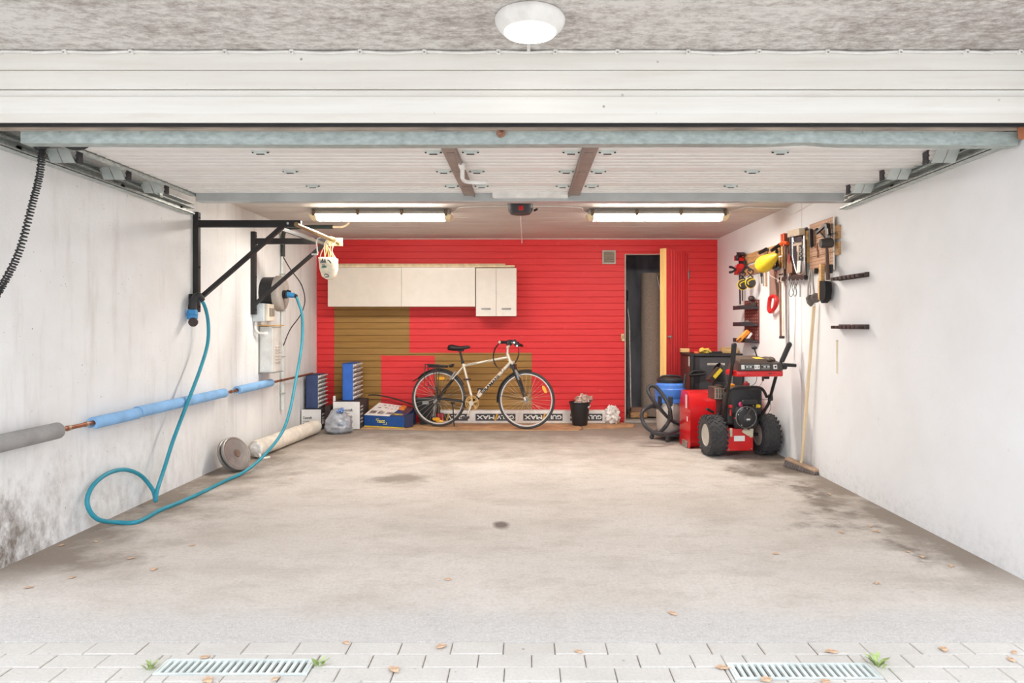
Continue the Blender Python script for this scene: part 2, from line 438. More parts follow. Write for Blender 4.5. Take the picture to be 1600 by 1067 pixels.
def fascia_material():
    t = NT('white_painted_boards'); X, Y, Z = t.sep()
    col = t.mix(t.ramp(t.noise(3, 5, .6, (.3,1,6)), .35, .7), rgb((240,238,232)), rgb((230,226,218)))
    sp = t.math('MULTIPLY', t.ramp(t.vor(9), .07, .04), t.ramp(t.noise(3, 3, .6, loc=(2,5,1)), .52, .6))
    col = t.mix(t.math('MULTIPLY', sp, .7), col, rgb((120,112,104)))
    d = t.math('MULTIPLY', t.ramp(t.noise(5, 6, .7, (.25,1,3)), .55, .72), .3)
    col = t.mix(d, col, rgb((206,194,178)))
    return t.bsdf(col, .5, 0, t.noise(5, 4, .6, (.5,1,10)), .06, .01, spec=.3)

def paver_material():
    t = NT('concrete_pavers'); X, Y, Z = t.sep()
    col = t.mix(t.ramp(t.noise(2.4, 5, .6), .35, .7), rgb((215,210,203)), rgb((201,195,187)))
    col = t.mix(t.math('MULTIPLY', t.ramp(t.noise(80, 3, .7), .4, .65), .25), col, rgb((178,172,164)))
    sp = t.math('MULTIPLY', t.ramp(t.vor(14), .1, .06), t.ramp(t.noise(4, 3, .6), .5, .6))
    col = t.mix(t.math('MULTIPLY', sp, .7), col, rgb((120,110,100)))
    col = t.mix(t.ramp(Z, -.002, -.009), col, rgb((192,182,170)))
    return t.bsdf(col, .9, 0, t.noise(90, 3, .7), .3, .01, spec=.2)
fascia_mat = fascia_material()
right_mat, left_mat, back_mat = right_wall_material(), left_wall_material(), back_wall_material()

# ------------------------------------------------------------------ setting geometry
b = B().box(-6,6,2.697,10.4,-.2,0); struct('floor', b, floor_material(), sharp=True)
b = B().box(XL-.25,XL,3.25,10.4,-.05,2.62); struct('wall_left', b, left_mat, sharp=True)
b = B().box(XR,XR+.25,3.25,10.4,-.05,2.62); struct('wall_right', b, right_mat, sharp=True)

# back wall: horizontal cladding with real grooves, doorway left open
DX0, DX1, DZ = (976.5-CX)*YB/F, 2.06, 2.15
def cladding(b, x0, x1, z0, z1):
    p = .0822; prof = []; z = z0
    k = math.floor((z0-.05)/p+1e-6)
    prof.append((YB, z0))
    while True:
        k += 1; z = .05+k*p
        if z >= z1-.01: break
        if z <= z0+.01: continue
        prof += [(YB, z-.0055), (YB+.012, z-.0025), (YB+.012, z+.0025), (YB, z+.0055)]
    prof.append((YB, z1))
    b.sheet(prof, x0, x1)
b = B()
cladding(b, XL, DX0, .03, ZC); cladding(b, DX1, XR, .03, ZC); cladding(b, DX0, DX1, DZ, ZC)
b.box(XL,DX0,YB+.014,YB+.1,.0,ZC); b.box(DX1,XR,YB+.014,YB+.1,0,ZC); b.box(DX0,DX1,YB+.014,YB+.1,DZ,ZC)
b.box(DX0-.006,DX0,YB-.001,YB+.1,.03,DZ)
struct('wall_back', b, back_mat, recalc=False)
b = B().box(DX0-.004,DX0+.012,YB-.004,YB+.1,0,DZ+.012).box(DX1-.012,DX1+.004,YB-.004,YB+.1,0,DZ+.012).box(DX0+.012,DX1-.012,YB-.004,YB+.1,DZ,DZ+.012)
struct('door_frame', b, M('grey_door_frame', (180,166,154), .6), sharp=True)
b = B().box(DX0-.02,DX1+.02,YB-.05,YB+.14,0,.035,.006); struct('trim_1', b, M('grey_sill', (176,168,158), .85), sharp=True)

# storage room behind the doorway
b = B().box(.6,XR,10.2,10.3,0,2.5).box(.6,.7,YB+.1,10.2,0,2.5).box(2.36,XR,YB+.101,10.2,0,2.5)
b.box(.6,XR,YB+.1,10.3,2.3,2.36)
struct('wall_storage', b, dark_wall, sharp=True)

# ceilings
b = B(); y = 3.30; prof = []
while y < YB:
    y2 = min(y+.31, YB+.1); prof += [(y, ZC), (y2-.012, ZC), (y2-.010, ZC+.010), (y2, ZC+.010)]; y = y2
b.sheet(prof, XL, XR).box(XL-.2,XR+.2,3.3,10.4,ZC+.012,ZC+.2)
struct('ceiling', b, board_ceiling_material(), sharp=True)
b = B().box(-6,6,1.75,3.3,2.537,2.75); struct('ceiling_carport', b, outer_ceiling_material(), sharp=True)

b = B().box(XL,XR,YB-.035,YB-.002,ZC-.010,ZC-.001); struct('trim_4', b, M('pale_batten', (226,212,204), .6), sharp=True)
# boarded lintel over the opening
b = B()
for y, z0, z1 in ((3.2,2.447,2.536),(3.2,2.357,2.444),(3.206,2.320,2.354),(3.188,2.235,2.318)):
    b.box(-6,6,y,3.228,z0,z1,.003)
b.box(-6,6,3.229,3.335,2.275,2.536)
b.add([(-6,3.188,2.235),(6,3.188,2.235),(6,3.221,2.206),(-6,3.221,2.206),(-6,3.228,2.235),(6,3.228,2.235),(6,3.228,2.206),(-6,3.228,2.206)],
      [(0,1,2,3),(3,2,6,7),(0,3,7,4),(1,5,6,2),(4,7,6,5),(0,4,5,1)])
struct('lintel', b, fascia_mat, sharp=True)
b = B().box(XL,XR,3.337,3.352,2.219,2.36).cyl((XL,3.326,2.238),(XR,3.326,2.238),.012).cyl((XL,3.330,2.222),(XR,3.330,2.222),.006)
struct('trim_2', b, rubber, 'black rubber seal above the garage door')
b = B().box(XL,XR,3.336,3.353,2.2035,2.2165); struct('trim_3', b, M('weathered_wood', (176,160,146), .8, 0, .2, 6, (.6,4,4)), sharp=True)
b = B().box(XL-4,XL-.0,3.0,3.25,-.05,2.54).box(XR,XR+4,3.0,3.25,-.05,2.54); struct('wall_front', b, right_mat, sharp=True)

# paving outside
DR = [(-1.345,-.79,2.448,2.556),(.735,1.262,2.418,2.528)]
b = B(); r = 0; y1 = 2.697
while y1 > -1.2:
    y0 = y1-.1; x = -4.1+(.1 if r % 2 else 0)+.02*random.random()
    while x < 4.1:
        x1 = x+.2
        segs = [(x+.0014, x1-.0014)]
        rects = [(s0,s1,y0,y1) for s0, s1 in segs]
        for dx0, dx1, dy0, dy1 in DR:
            out = []
            for a0, a1, b0, b1 in rects:
                if a1 < dx0 or a0 > dx1 or b1 < dy0 or b0 > dy1: out.append((a0,a1,b0,b1)); continue
                if a0 < dx0-.012: out.append((a0,dx0-.003,b0,b1))
                if a1 > dx1+.012: out.append((dx1+.003,a1,b0,b1))
                m0, m1 = max(a0,dx0-.001), min(a1,dx1+.001)
                if b0 < dy0-.012: out.append((m0,m1,b0,dy0-.003))
                if b1 > dy1+.012: out.append((m0,m1,dy1+.003,b1))
            rects = out
        for s0, s1, ra, rb in rects:
            dz = random.uniform(-.003,.001); c = .004; ya, yb = ra+.0012, rb-.0012
            vs = [(s0,ya,-.03),(s1,ya,-.03),(s1,yb,-.03),(s0,yb,-.03),(s0,ya,dz-c),(s1,ya,dz-c),(s1,yb,dz-c),(s0,yb,dz-c),
                  (s0+c,ya+c,dz),(s1-c,ya+c,dz),(s1-c,yb-c,dz),(s0+c,yb-c,dz)]
            b.add(vs, [(0,1,5,4),(1,2,6,5),(2,3,7,6),(3,0,4,7),(4,5,9,8),(5,6,10,9),(6,7,11,10),(7,4,8,11),(8,9,10,11)])
        x = x1
    y1 = y0; r += 1
struct('ground_paving', b, paver_material(), sharp=True)
b = B().box(-40,40,-60,2.70,-.2,-.012)
for dx0, dx1, dy0, dy1 in DR: pass
struct('ground_outside', b, M('joint_sand', (186,180,172), .95, 0, .2, 20), sharp=True)
# ------------------------------------------------------------------ garage door and its tracks
gd = thing('garage_door', (0,4.2,2.2), 'white ribbed sectional garage door folded up under the ceiling', 'garage door')
door_white = M('door_white', (240,237,233), .45, 0, .015)
PX0, PX1, PZ = -2.45, 2.40, 2.22
ed = [3.385, 3.805, 4.28, 4.73, 5.12]
for i in range(4):
    y0, y1 = ed[i]+.004, ed[i+1]-.004; n = 6; st = (y1-y0)/n
    prof = [(y0, PZ+.04), (y0, PZ)]
    for k in range(n):
        a = y0+k*st
        if k: prof += [(a, PZ+.006), (a+.0012, PZ)]
    prof += [(y1, PZ), (y1, PZ+.04), (y0, PZ+.04)]
    b = B(); b.sheet(prof, PX0, PX1); put('door_panel', b, door_white, gd, recalc=False, sharp=True)
for s, x in ((-1, PX0), (1, PX1)):
    b = B().box(x-.075 if s < 0 else x, x if s < 0 else x+.075, 3.46, 5.12, PZ-.004, PZ+.04)
    b.box(*( (x-.006,x) if s<0 else (x,x+.006) ), 3.46, 5.12, PZ-.02, PZ)
    put('edge_strip', b, zinc, gd, 'galvanised edge strip', sharp=True)
# bottom rail, dented on the right
b = B(); xs = [-2.49+i*(4.9/48) for i in range(49)]; ring_ = []
for x in xs:
    d = math.exp(-((x-1.37)/.10)**2); z = .010*(x-0)/2.4*-1*.3+.012*d+.0035*math.sin(x*1.7)
    ring_.append([(x,3.355+.012*d,2.139+z),(x,3.425,2.139+z),(x,3.425,2.2025+z*.5),(x,3.355+.004*d,2.2025+z*.5)])
for a, c in zip(ring_, ring_[1:]): b.hexa(a, c)
for x in (-2.3,-1.9,-1.1,-.45,.55,1.1,1.65,2.1): b.cyl((x,3.35,2.197),(x,3.36,2.197),.006,seg=8)
put('bottom_rail', b, zinc_blue, gd, 'dented galvanised steel rail', sharp=True)
b = B().box(-2.45,2.34,5.04,5.13,2.165,2.238,.004); 
for x in (-2.0,-1.1,-.31,.62,1.5,2.1): b.cyl((x,5.035,2.225),(x,5.042,2.225),.006,seg=8)
put('top_rail', b, beam_grey, gd, 'grey painted steel rail', sharp=True)
for x0, x1, xi in ((-.468,-.385,-.392),(.298,.385,.305)):
    b = B().box(x0,x1,3.43,5.04,PZ-.014,PZ-.001).box(xi-.004,xi+.004,3.43,5.04,PZ-.026,PZ-.014)
    for y in (3.80,4.28,4.73): b.box(x0+.02,x1-.02,y-.02,y+.02,PZ-.018,PZ-.014)
    put('frame_strip', b, brown_frame, gd, 'brown grey strip framing the pass door', sharp=True)
HX = (-1.487,-.524,-.317,.244,.446,1.409)
for y in ed[1:4]:
    for x in HX:
        b = B().box(x-.048,x+.048,y-.02,y+.02,PZ-.006,PZ,.002).cyl((x-.036,y,PZ-.010),(x+.036,y,PZ-.010),.008,seg=8)
        b.m = 1; b.box(x-.022,x+.022,y-.005,y+.005,PZ-.020,PZ-.016)
        for sx in (-.042,.042): b.cyl((x+sx,y,PZ-.006),(x+sx,y,PZ-.011),.006,seg=8)
        put('door_hinge', b, [zinc_pale, black_steel], gd)
b = B().box(-.408,-.372,4.02,4.12,PZ-.035,PZ-.012,.006).cyl((-.39,4.10,PZ-.03),(-.39,4.10,PZ-.085),.013)
b.tube([(-.39,4.09,PZ-.085),(-.385,4.16,PZ-.09),(-.355,4.2,PZ-.09),(-.25,4.21,PZ-.09)], .012, 10, 4)
put('door_handle', b, white_plastic, gd, 'white lever handle')
b = B().box(-.257,.30,5.0,5.06,2.185,2.232,.004)
for x in (-.225,-.10,.03): b.cyl((x,4.998,2.21),(x,5.0,2.21),.006,seg=8)
put('door_closer', b, white_plastic, gd, 'slim white closer bar')
b = B().box(.08,.30,4.985,5.04,2.195,2.262,.006).cyl((.16,4.982,2.235),(.16,4.986,2.235),.016)
put('closer_box', b, white_plastic, gd, 'white closer box')
# roller carriers, three a side
for s in (-1, 1):
    for y, zc in ((3.80,2.19),(4.27,2.197),(4.72,2.20)):
        b = B(); xo = (-2.645 if s < 0 else 2.245)
        for k in range(2):
            x0 = xo+k*.068; sl = .018*s
            q = [(x0+sl,y-.03,zc+.036),(x0+.062+sl,y-.03,zc+.036),(x0+.062-sl,y-.036,zc-.044),(x0-sl,y-.036,zc-.044)]
            b.hexa(q, [(p[0],p[1]+.006,p[2]) for p in q])
        b.cyl((xo+.03,y+.01,zc+.01),(-2.642 if s<0 else 2.378,y+.01,zc+.01),.012); put('roller_bracket', b, zinc_pale, gd, sharp=True)
        xi = -2.498 if s < 0 else 2.222
        b = B().box(xi-.006,xi+.006,y-.01,y+.03,zc-.042,zc+.026)
        for dz in (-.03,.0,.03): b.cyl((xi,y-.018,zc+dz),(xi,y-.008,zc+dz),.007,seg=8)
        put('bracket_plate', b, dark_plastic, gd, sharp=True)
b = B().ball((-2.31,3.50,2.185),.075,.02,.04); put('pull_handle', b, black_plastic, gd, 'black pull handle')
for s in (-1, 1):
    x = -2.668 if s < 0 else 2.404; y1 = 5.42 if s < 0 else 5.2
    tr = thing('door_track', (x,4.4,2.1), 'galvanised roller track along the top of the %s' % ('left wall' if s < 0 else 'right wall'), 'door track', 'roller tracks of the garage door')
    b = B(); xi = x+.03*s*-1; a, c = min(x-.03,x+.03), max(x-.03,x+.03)
    zt = lambda y: 2.155-.012*(y-3.4)
    def bar4(xa,xb,za,zb):
        q = lambda y: [(xa,y,zt(y)+za),(xb,y,zt(y)+za),(xb,y,zt(y)+zb),(xa,y,zt(y)+zb)]
        b.hexa(q(3.42), q(y1))
    bar4(a,c,.045,.049); bar4(a,c,-.004,0); bar4(*((a,a+.004) if s<0 else (c-.004,c)), 0, .045); bar4(*((c-.004,c) if s<0 else (a,a+.004)),-.004,.010)
    for yy in (y1-.04,y1-.14,y1-.24): b.cyl((x,yy,zt(yy)-.002),(x,yy,zt(yy)-.012),.010,seg=8)
    put('track_rail', b, zinc, tr, sharp=True)
    b = B(); bar4(a+.002,c-.002,.078,.084); b.box(a+.01,c-.01,y1-.5,y1-.46,zt(y1)+.045,zt(y1)+.10)
    put('upper_rail', b, zinc, tr, sharp=True)
    for yy in (3.62,4.55,y1-.1):
        bb = B().box(*((XL,x-.026) if s<0 else (x+.026,XR)), yy-.02, yy+.02, zt(yy)-.0, zt(yy)+.05); put('track_bracket', bb, zinc, tr, sharp=True)

# opener hanging under the ceiling
op = thing('door_opener', (-.07,5.9,2.2), 'dark grey garage door opener with a red light on the ceiling', 'door opener')
b = B().lathe([(.02,-.0),(.085,.012),(.105,.04),(.11,.10),(.10,.16)], (-.06,5.9,2.197)); put('motor_housing', b, dark_plastic, op)
b = B().box(-.075,-.035,5.78,5.81,2.225,2.262,.005); put('light', b, red_plastic, op, 'red signal light')
b = B().cyl((.06,5.9,2.24),(.085,5.88,2.25),.01); put('plug', b, black_plastic, op)
b = B().tube([(-.07,6.0,ZC-.012),(-.068,7,ZC-.010),(-.07,8.68,ZC-.010),(-.07,8.72,ZC-.06)], .006, 6); single('ceiling_cable', b, white_plastic, 'thin white cable running along the boarded ceiling to the red wall', 'cable')

# coiled black cord from the door end
path = spline([V((-2.5,3.52,2.165)),V((-2.50,3.50,2.02)),V((-2.52,3.47,1.85)),V((-2.545,3.42,1.62)),V((-2.565,3.34,1.45)),V((-2.58,3.26,1.33)),V((-2.59,3.16,1.24))], 60)
b = B(); pts = []; n = len(path)
for i, p in enumerate(path):
    a = i*2*math.pi/4.6
    d = (path[min(i+1,n-1)]-path[max(i-1,0)]).normalized(); u = d.cross(V((1,0,0))).normalized(); w = d.cross(u)
    pts.append(p+(u*math.cos(a)+w*math.sin(a))*.015)
b.tube(pts, .0045, 6); 
cc = thing('coiled_cord', pts[0], 'black coiled cord hanging from the garage door beside the left wall', 'cord')
put('coil', b, black_plastic, cc)
b = B().cyl((-2.53,3.52,2.165),(-2.46,3.50,2.175),.016).ball((-2.49,3.5,2.172),.022); put('strain_relief', b, black_plastic, cc)

# ------------------------------------------------------------------ lamps and their wiring
LAMP_K = 46.0
def tube_lamp(x0, x1, label):
    y0, y1 = 6.47, 6.62
    L = thing('fluorescent_lamp', ((x0+x1)/2, 6.55, 2.25), label, 'lamp', 'tube lamps on the ceiling')
    b = B().box(x0+.02,x1-.02,y0+.01,y1-.01,2.325,ZC,.008).box(x0+.02,x1-.02,y0-.016,y1+.016,2.303,2.328,.004); put('lamp_body', b, M('fixture_grey', (176,170,162), .55), L)  # wider lower box is an added lip, shading the ceiling from the diffuser
    prof = [(y0-.004,2.302),(y0-.004,2.294),(y0+.022,2.262),(y0+.05,2.250),(y1-.05,2.250),(y1-.022,2.262),(y1+.004,2.294),(y1+.004,2.302)]
    b = B(); k = len(prof)
    vs = [(x0+.07,y,z) for y,z in prof]+[(x1-.07,y,z) for y,z in prof]
    b.add(vs, [(i,(i+1)%k,k+(i+1)%k,k+i) for i in range(k)]+[tuple(range(k)), tuple(range(k,2*k))[::-1]])
    put('diffuser', b, MATS['tube_glow'], L, 'glowing white diffuser')
    for xa, xb, sh in ((x0,x0+.07,1),(x1-.07,x1,-1)):
        b = B(); f0 = [(xa,y,z) for y,z in prof]; f1 = [(xb,y,z) for y,z in prof]
        if sh > 0: f0 = [(xa+max(0,(2.302-z))*.45,y,z) for y,z in prof]
        else: f1 = [(xb-max(0,(2.302-z))*.45,y,z) for y,z in prof]
        b.add(f0+f1, [(i,(i+1)%k,k+(i+1)%k,k+i) for i in range(k)]+[tuple(range(k)), tuple(range(k,2*k))[::-1]])
        put('end_cap', b, M('ivory_end_cap', (246,226,186), .35), L)
    for i in range(4):
        x = x0+.055+i*(x1-x0-.11)/3
        b = B().box(x-.014,x+.014,y0-.026,y0+.0,2.288,2.332,.003).cyl((x-.014,y0-.020,2.332),(x+.014,y0-.020,2.332),.011,seg=10)
        put('clip', b, M('steel_clip', (120,102,84), .4, .5), L)
    la = bpy.data.lights.new('tube_light', 'AREA'); la.shape = 'RECTANGLE'; la.size = x1-x0-.16; la.size_y = .09; la.energy = 17; la.color = (1,.955,.88)
    lo = bpy.data.objects.new('tube_light', la); COL.objects.link(lo); lo.parent = L; lo.location = (0,0,-.003)   # the tubes' light, thrown down from the diffuser
    return L
EM('tube_glow', (255,248,238), LAMP_K)
tube_lamp(-2.075,-.718,'glowing tube lamp nearest the black steel frames')
tube_lamp(.562,1.925,'glowing tube lamp nearest the tool wall')
b = B().tube([(-.74,6.58,2.335),(-.68,6.5,2.345),(-.59,6.35,ZC-.008),(-.1,6.3,ZC-.008),(.45,6.35,ZC-.008),(.53,6.5,2.345),(.585,6.58,2.335)], .005, 6, 5)
single('lamp_cable', b, white_plastic, 'white cable linking the two tube lamps', 'cable')
b = B().tube([(1.9,6.58,2.335),(1.97,6.5,2.345),(2.05,6.35,ZC-.010),(2.3,6.4,ZC-.012),(2.425,6.35,2.33),(2.428,6.32,2.27),(2.428,5.8,2.29),(2.428,5.5,2.31)], .005, 6, 5)
single('lamp_cable', b, white_plastic, 'white cable from a tube lamp to the right wall', 'cable')

ol = thing('ceiling_lamp', (.011,2.85,2.47), 'round white lamp on the rough concrete ceiling outside the opening', 'lamp')
b = B().lathe([(.142,0),(.147,-.010),(.146,-.022),(.137,-.040),(.122,-.056),(.112,-.062),(.108,-.0635)], (.011,2.85,2.535), seg=64); put('lamp_housing', b, white_plastic, ol)
EM('outer_lamp_glow', (255,252,244), 3.5)
b = B().lathe([(.110,-.0605),(.107,-.067),(.085,-.073),(.05,-.077),(.01,-.0785)], (.011,2.85,2.535), seg=64); put('diffuser', b, MATS['outer_lamp_glow'], ol, 'glowing opal diffuser')
b = B().cyl((.006,2.99,2.53),(.006,3.19,2.53),.008,seg=10); put('cable_stub', b, white_plastic, ol)

fc = thing('fascia_cable', (0,3.19,2.53), 'white clipped cable along the top edge of the boards over the opening', 'cable')
clipx = [-2.47,-2.16,-1.85,-1.41,-1.1,-.78,-.48,-.135,.13,.42,.75,1.08,1.4,1.74,2.05,2.3]
pts = []; cs = sorted(clipx)
for i, x in enumerate(cs):
    pts.append(V((x,3.192,2.529)))
    if i+1 < len(cs): pts.append(V(((x+cs[i+1])/2,3.190,2.529-random.uniform(0,.010))))
b = B().tube([V((-4,3.192,2.529))]+pts+[V((4,3.192,2.529))], .0065, 8, 4); put('cable', b, white_plastic, fc)
for x in clipx:
    b = B().box(x-.010,x+.010,3.178,3.2,2.516,2.5365,.003).cyl((x,3.178,2.519),(x,3.182,2.519),.005,seg=8); put('cable_clip', b, white_plastic, fc)
# debris caught on the rail
def leafy(name, c, s, label, ref=(1,0,0), up=(0,0,1)):
    b = B(); c = V(c)
    for k in range(9):
        a = k*2.4; l = s*random.uniform(.5,1.1); d = V((math.cos(a),-.25,math.sin(a)*.8))
        b.tube([c+V((0,-.01,0)), c+V((0,-.012,0))+d*l*.6+V((0,0,.004)), c+d*l], [s*.07, s*.02], 5)
    b.lump(c+V((0,-.006,0)), s*.55, .010, s*.45, .5, 4, 14, 9)
    return single(name, b, M('dead_brown', (160,116,92), .8, 0, .3, 40), label, 'dead leaf')
leafy('dead_leaf', (-.13,3.348,2.187), .033, 'dry brown tangle stuck to the middle of the galvanised door rail')
b = B().prism([(-.022,-.03),(.0,-.036),(.02,-.02),(.024,.01),(.012,.036),(-.006,.03),(-.024,.02)], (2.415,3.33,2.19), (1,.1,0), (0,.05,1), (0,.004,0))
single('dead_leaf', b, M('rust_leaf', (190,120,84), .8), 'rust coloured leaf at the right end of the galvanised door rail', 'dead leaf')

# ------------------------------------------------------------------ left wall: steel brackets and hanging rail
def steel_bracket(y, label, xe):
    t = thing('wall_bracket', (XL,y,1.36), label, 'bracket', 'black steel wall brackets')
    b = B().box(XL,XL+.045,y-.022,y+.022,1.355,2.165,.003)
    for z in (1.40,1.72,2.12): b.cyl((XL+.045,y,z),(XL+.052,y,z),.008,seg=8)
    put('upright', b, black_steel, t, sharp=True)
    b = B().box(XL+.045,xe,y-.022,y+.022,2.042,2.098,.003); put('arm', b, black_steel, t, sharp=True)
    b = B().bar((XL+.035,y,1.455),(XL+.72,y,2.05),.03,.042,(0,1,0)); put('brace', b, black_steel, t, sharp=True)
    for x in (xe-.10,xe-.03):
        b = B().cyl((x,y-.03,2.07),(x,y-.02,2.07),.010,seg=10); put('bolt', b, chrome, t)
steel_bracket(5.53,'front black steel bracket on the left wall, the one closer to the garage door',-1.83)
steel_bracket(6.68,'rear black steel bracket on the left wall, above the charging box',-1.93)
b = B().tube([(-1.845,5.45,2.055),(-1.845,6.78,2.055)], .018, 12)
pr = thing('hanging_rail', (-1.845,6.1,2.03), 'brass coloured pipe spanning the ends of the two black brackets', 'rail')
put('pipe', b, brass, pr)
b = B().box(-1.94,-1.80,6.655,6.662,2.02,2.10,.002).cyl((-1.845,6.64,2.06),(-1.845,6.66,2.06),.014); put('end_plate', b, M('zinc_plate', (190,170,130), .4, .5), pr)
b = B().bar((-2.02,5.56,2.04),(-1.98,6.68,2.04),.02,.03); put('angle_bar', b, black_steel, pr)
# white hook with cord
b = B().tube([(-1.845,6.19,2.075),(-1.862,6.19,2.072),(-1.868,6.19,2.05),(-1.90,6.19,2.035),(-1.912,6.19,2.0),(-1.905,6.19,1.93),(-1.90,6.19,1.90)], .006, 6, 5)
b.box(-1.955,-1.90,6.18,6.2,1.885,1.90,.003)
single('hook', b, white_plastic, 'small white hook hanging from the brass pipe left of the printed bag', 'hook')
# printed bag hanging on cords
bg = thing('hanging_bag', (-1.85,6.45,1.68), 'white printed bag hanging by yellow cords from the brass pipe', 'bag')
by = 6.45; bx = -1.883
outl = [(-.082,.135),(-.07,.14),(.05,.14),(.085,.125),(.088,.0),(.068,-.085),(.03,-.122),(-.012,-.118),(-.05,-.085),(-.072,.0)]
b = B(); vs = []
for yy, k in ((-.05,.86),(-.03,1),(.03,1),(.05,.86)):
    vs += [(bx+x*k, by+yy, 1.778+z*.8*k) for x, z in outl]
n = len(outl)
b.add(vs, [(j*n+i,j*n+(i+1)%n,(j+1)*n+(i+1)%n,(j+1)*n+i) for j in range(3) for i in range(n)]+[tuple(range(n)),tuple(range(3*n,4*n))[::-1]])
put('bag_body', b, M('canvas_white', (238,228,206), .7, 0, .06, 20), bg, angle=60)
b = B(); yf = by-.0525
def blot(x, z, w, h, sl=0): b.prism([(-w/2,-h/2),(w/2,-h/2+sl),(w/2,h/2+sl),(-w/2,h/2)], (bx+x,yf,1.778+z*.8), (1,0,0), (0,0,1), (0,.003,0))
for x, z, w, h, sl in ((-.03,.09,.05,.012,0),(-.03,.072,.055,.008,0),(-.035,.105,.012,.03,0),(-.015,.1,.01,.022,0),(-.028,.045,.03,.006,0)): blot(x,z,w,h,sl)
b.tube([(bx-.02,yf,1.715),(bx-.005,yf,1.730),(bx+.02,yf,1.715),(bx+.015,yf,1.702),(bx-.012,yf,1.70)], .004, 5, 4)
b.tube([(bx+.012,yf,1.862),(bx+.03,yf,1.85),(bx+.042,yf,1.83)], .006, 5, 4)
b.tube([(bx+.066,yf+.02,1.82),(bx+.062,yf+.015,1.76),(bx+.05,yf+.01,1.72)], .006, 5, 4)
put('print', b, M('grey_green_print', (84,96,102), .7), bg)
b = B(); 
for x, z, w, h, sl in ((-.022,.02,.045,.018,.004),(-.02,.03,.02,.01,0)): blot(x,z,w,h,sl)
put('green_print', b, M('green_print', (110,156,140), .7), bg, 'pale green printed mark')
for i, (xa, xb, dy) in enumerate(((-.07,-.035,-.03),(-.045,-.05,.02),(-.02,-.02,-.02),(.0,-.005,.03),(.03,.01,-.03),(.055,.03,.0),(.07,.035,.03))):
    b = B().tube([(bx+xa,by+dy,1.875),(bx+xa*.6+.012*math.sin(i*2),by+dy-.02,1.945),(bx+xb*.8+.02*math.cos(i),by+dy,2.02),(bx+xb+.04,by+dy*1.4,2.06),(-1.845,by+dy*1.6,2.079),(-1.825,by+dy*1.6,2.06)], .0055, 6, 5)
    put('cord', b, rope_yellow if i % 2 else M('white_rope', (240,226,196), .8), bg)

# conduit and thin cable behind the brackets
b = B().tube([(XL+.03,7.46,2.0),(XL+.03,7.46,2.16),(XL+.04,7.44,2.23),(XL+.08,7.38,2.275),(XL+.15,7.3,2.29),(XL+.4,7.3,2.30),(-2.08,7.3,2.30)], .022, 12, 5)
b.m = 1; b.tube([(-2.08,7.3,2.30),(-1.98,7.3,2.30),(-1.93,7.29,2.32),(-1.90,7.28,2.345)], .012, 8, 4)
single('bent_conduit', b, [M('dark_green_conduit', (42,54,48), .5), M('pale_end', (226,206,170), .5)], 'dark bent conduit turning from the left wall under the ceiling', 'conduit')
b = B().cyl((XL+.024,7.46,.33),(XL+.024,7.46,1.02),.021).cyl((XL+.02,7.46,1.02),(XL+.02,7.46,2.0),.014)
b.m = 1
for z in (.5,.9,1.4,1.8): b.box(XL,XL+.05,7.435,7.485,z,z+.015)
single('conduit_pipe', b, [zinc_pale, zinc], 'upright pale conduit pipe on the left wall beside the grey metal box', 'pipe', angle=50)
b = B().tube([(XL+.03,7.46,2.0),(XL+.10,7.5,1.86),(XL+.20,7.55,1.70),(-2.46,7.55,1.52),(-2.50,7.52,1.36),(-2.60,7.48,1.20),(XL+.035,7.46,1.025)], .006, 6, 6)
single('thin_cable', b, black_plastic, 'thin black cable bowing out of the conduit behind the charging box', 'cable')

# ------------------------------------------------------------------ vehicle charging box, plug, cable
ch = thing('charging_box', (XL,7.0,1.4), 'grey and black round-ended charging box on the left wall', 'charger')
def shape(w, h0, h1):
    o = []
    for k in range(28):
        a = 2*math.pi*k/28; c, s_ = math.cos(a), math.sin(a); hh = h1 if s_ > 0 else h0
        o.append((c*w, s_*hh))
    return o
def bulged(x0, x1, sc0, sc1, w, h0, h1, yc, zc, steps=5):
    b = B(); o = shape(w,h0,h1); n = len(o); vs = []
    for k in range(steps):
        f = k/(steps-1); sc = sc0+(sc1-sc0)*f**2; vs += [(x0+(x1-x0)*math.sin(f*math.pi/2), yc+y*sc, zc+z*sc) for y, z in o]
    return b.add(vs, [(j*n+i,j*n+(i+1)%n,(j+1)*n+(i+1)%n,(j+1)*n+i) for j in range(steps-1) for i in range(n)]+[tuple(range(n))[::-1],tuple(range((steps-1)*n,steps*n))])
put('back_housing', bulged(XL,XL+.13,.96,1.0,.175,.175,.175,7.02,1.575), black_plastic, ch, angle=60)
put('front_cover', bulged(XL+.131,XL+.20,1.0,.86,.178,.185,.185,7.02,1.575), taupe, ch, angle=60)
b = B().box(XL+.16,XL+.192,6.925,6.975,1.43,1.47,.003); put('badge', b, M('dark_red_badge', (110,44,42), .4), ch, 'dark red badge')
b = B().cyl((XL+.20,7.0,1.565),(XL+.235,6.99,1.565),.045,.042,20); put('socket_ring', b, black_plastic, ch)

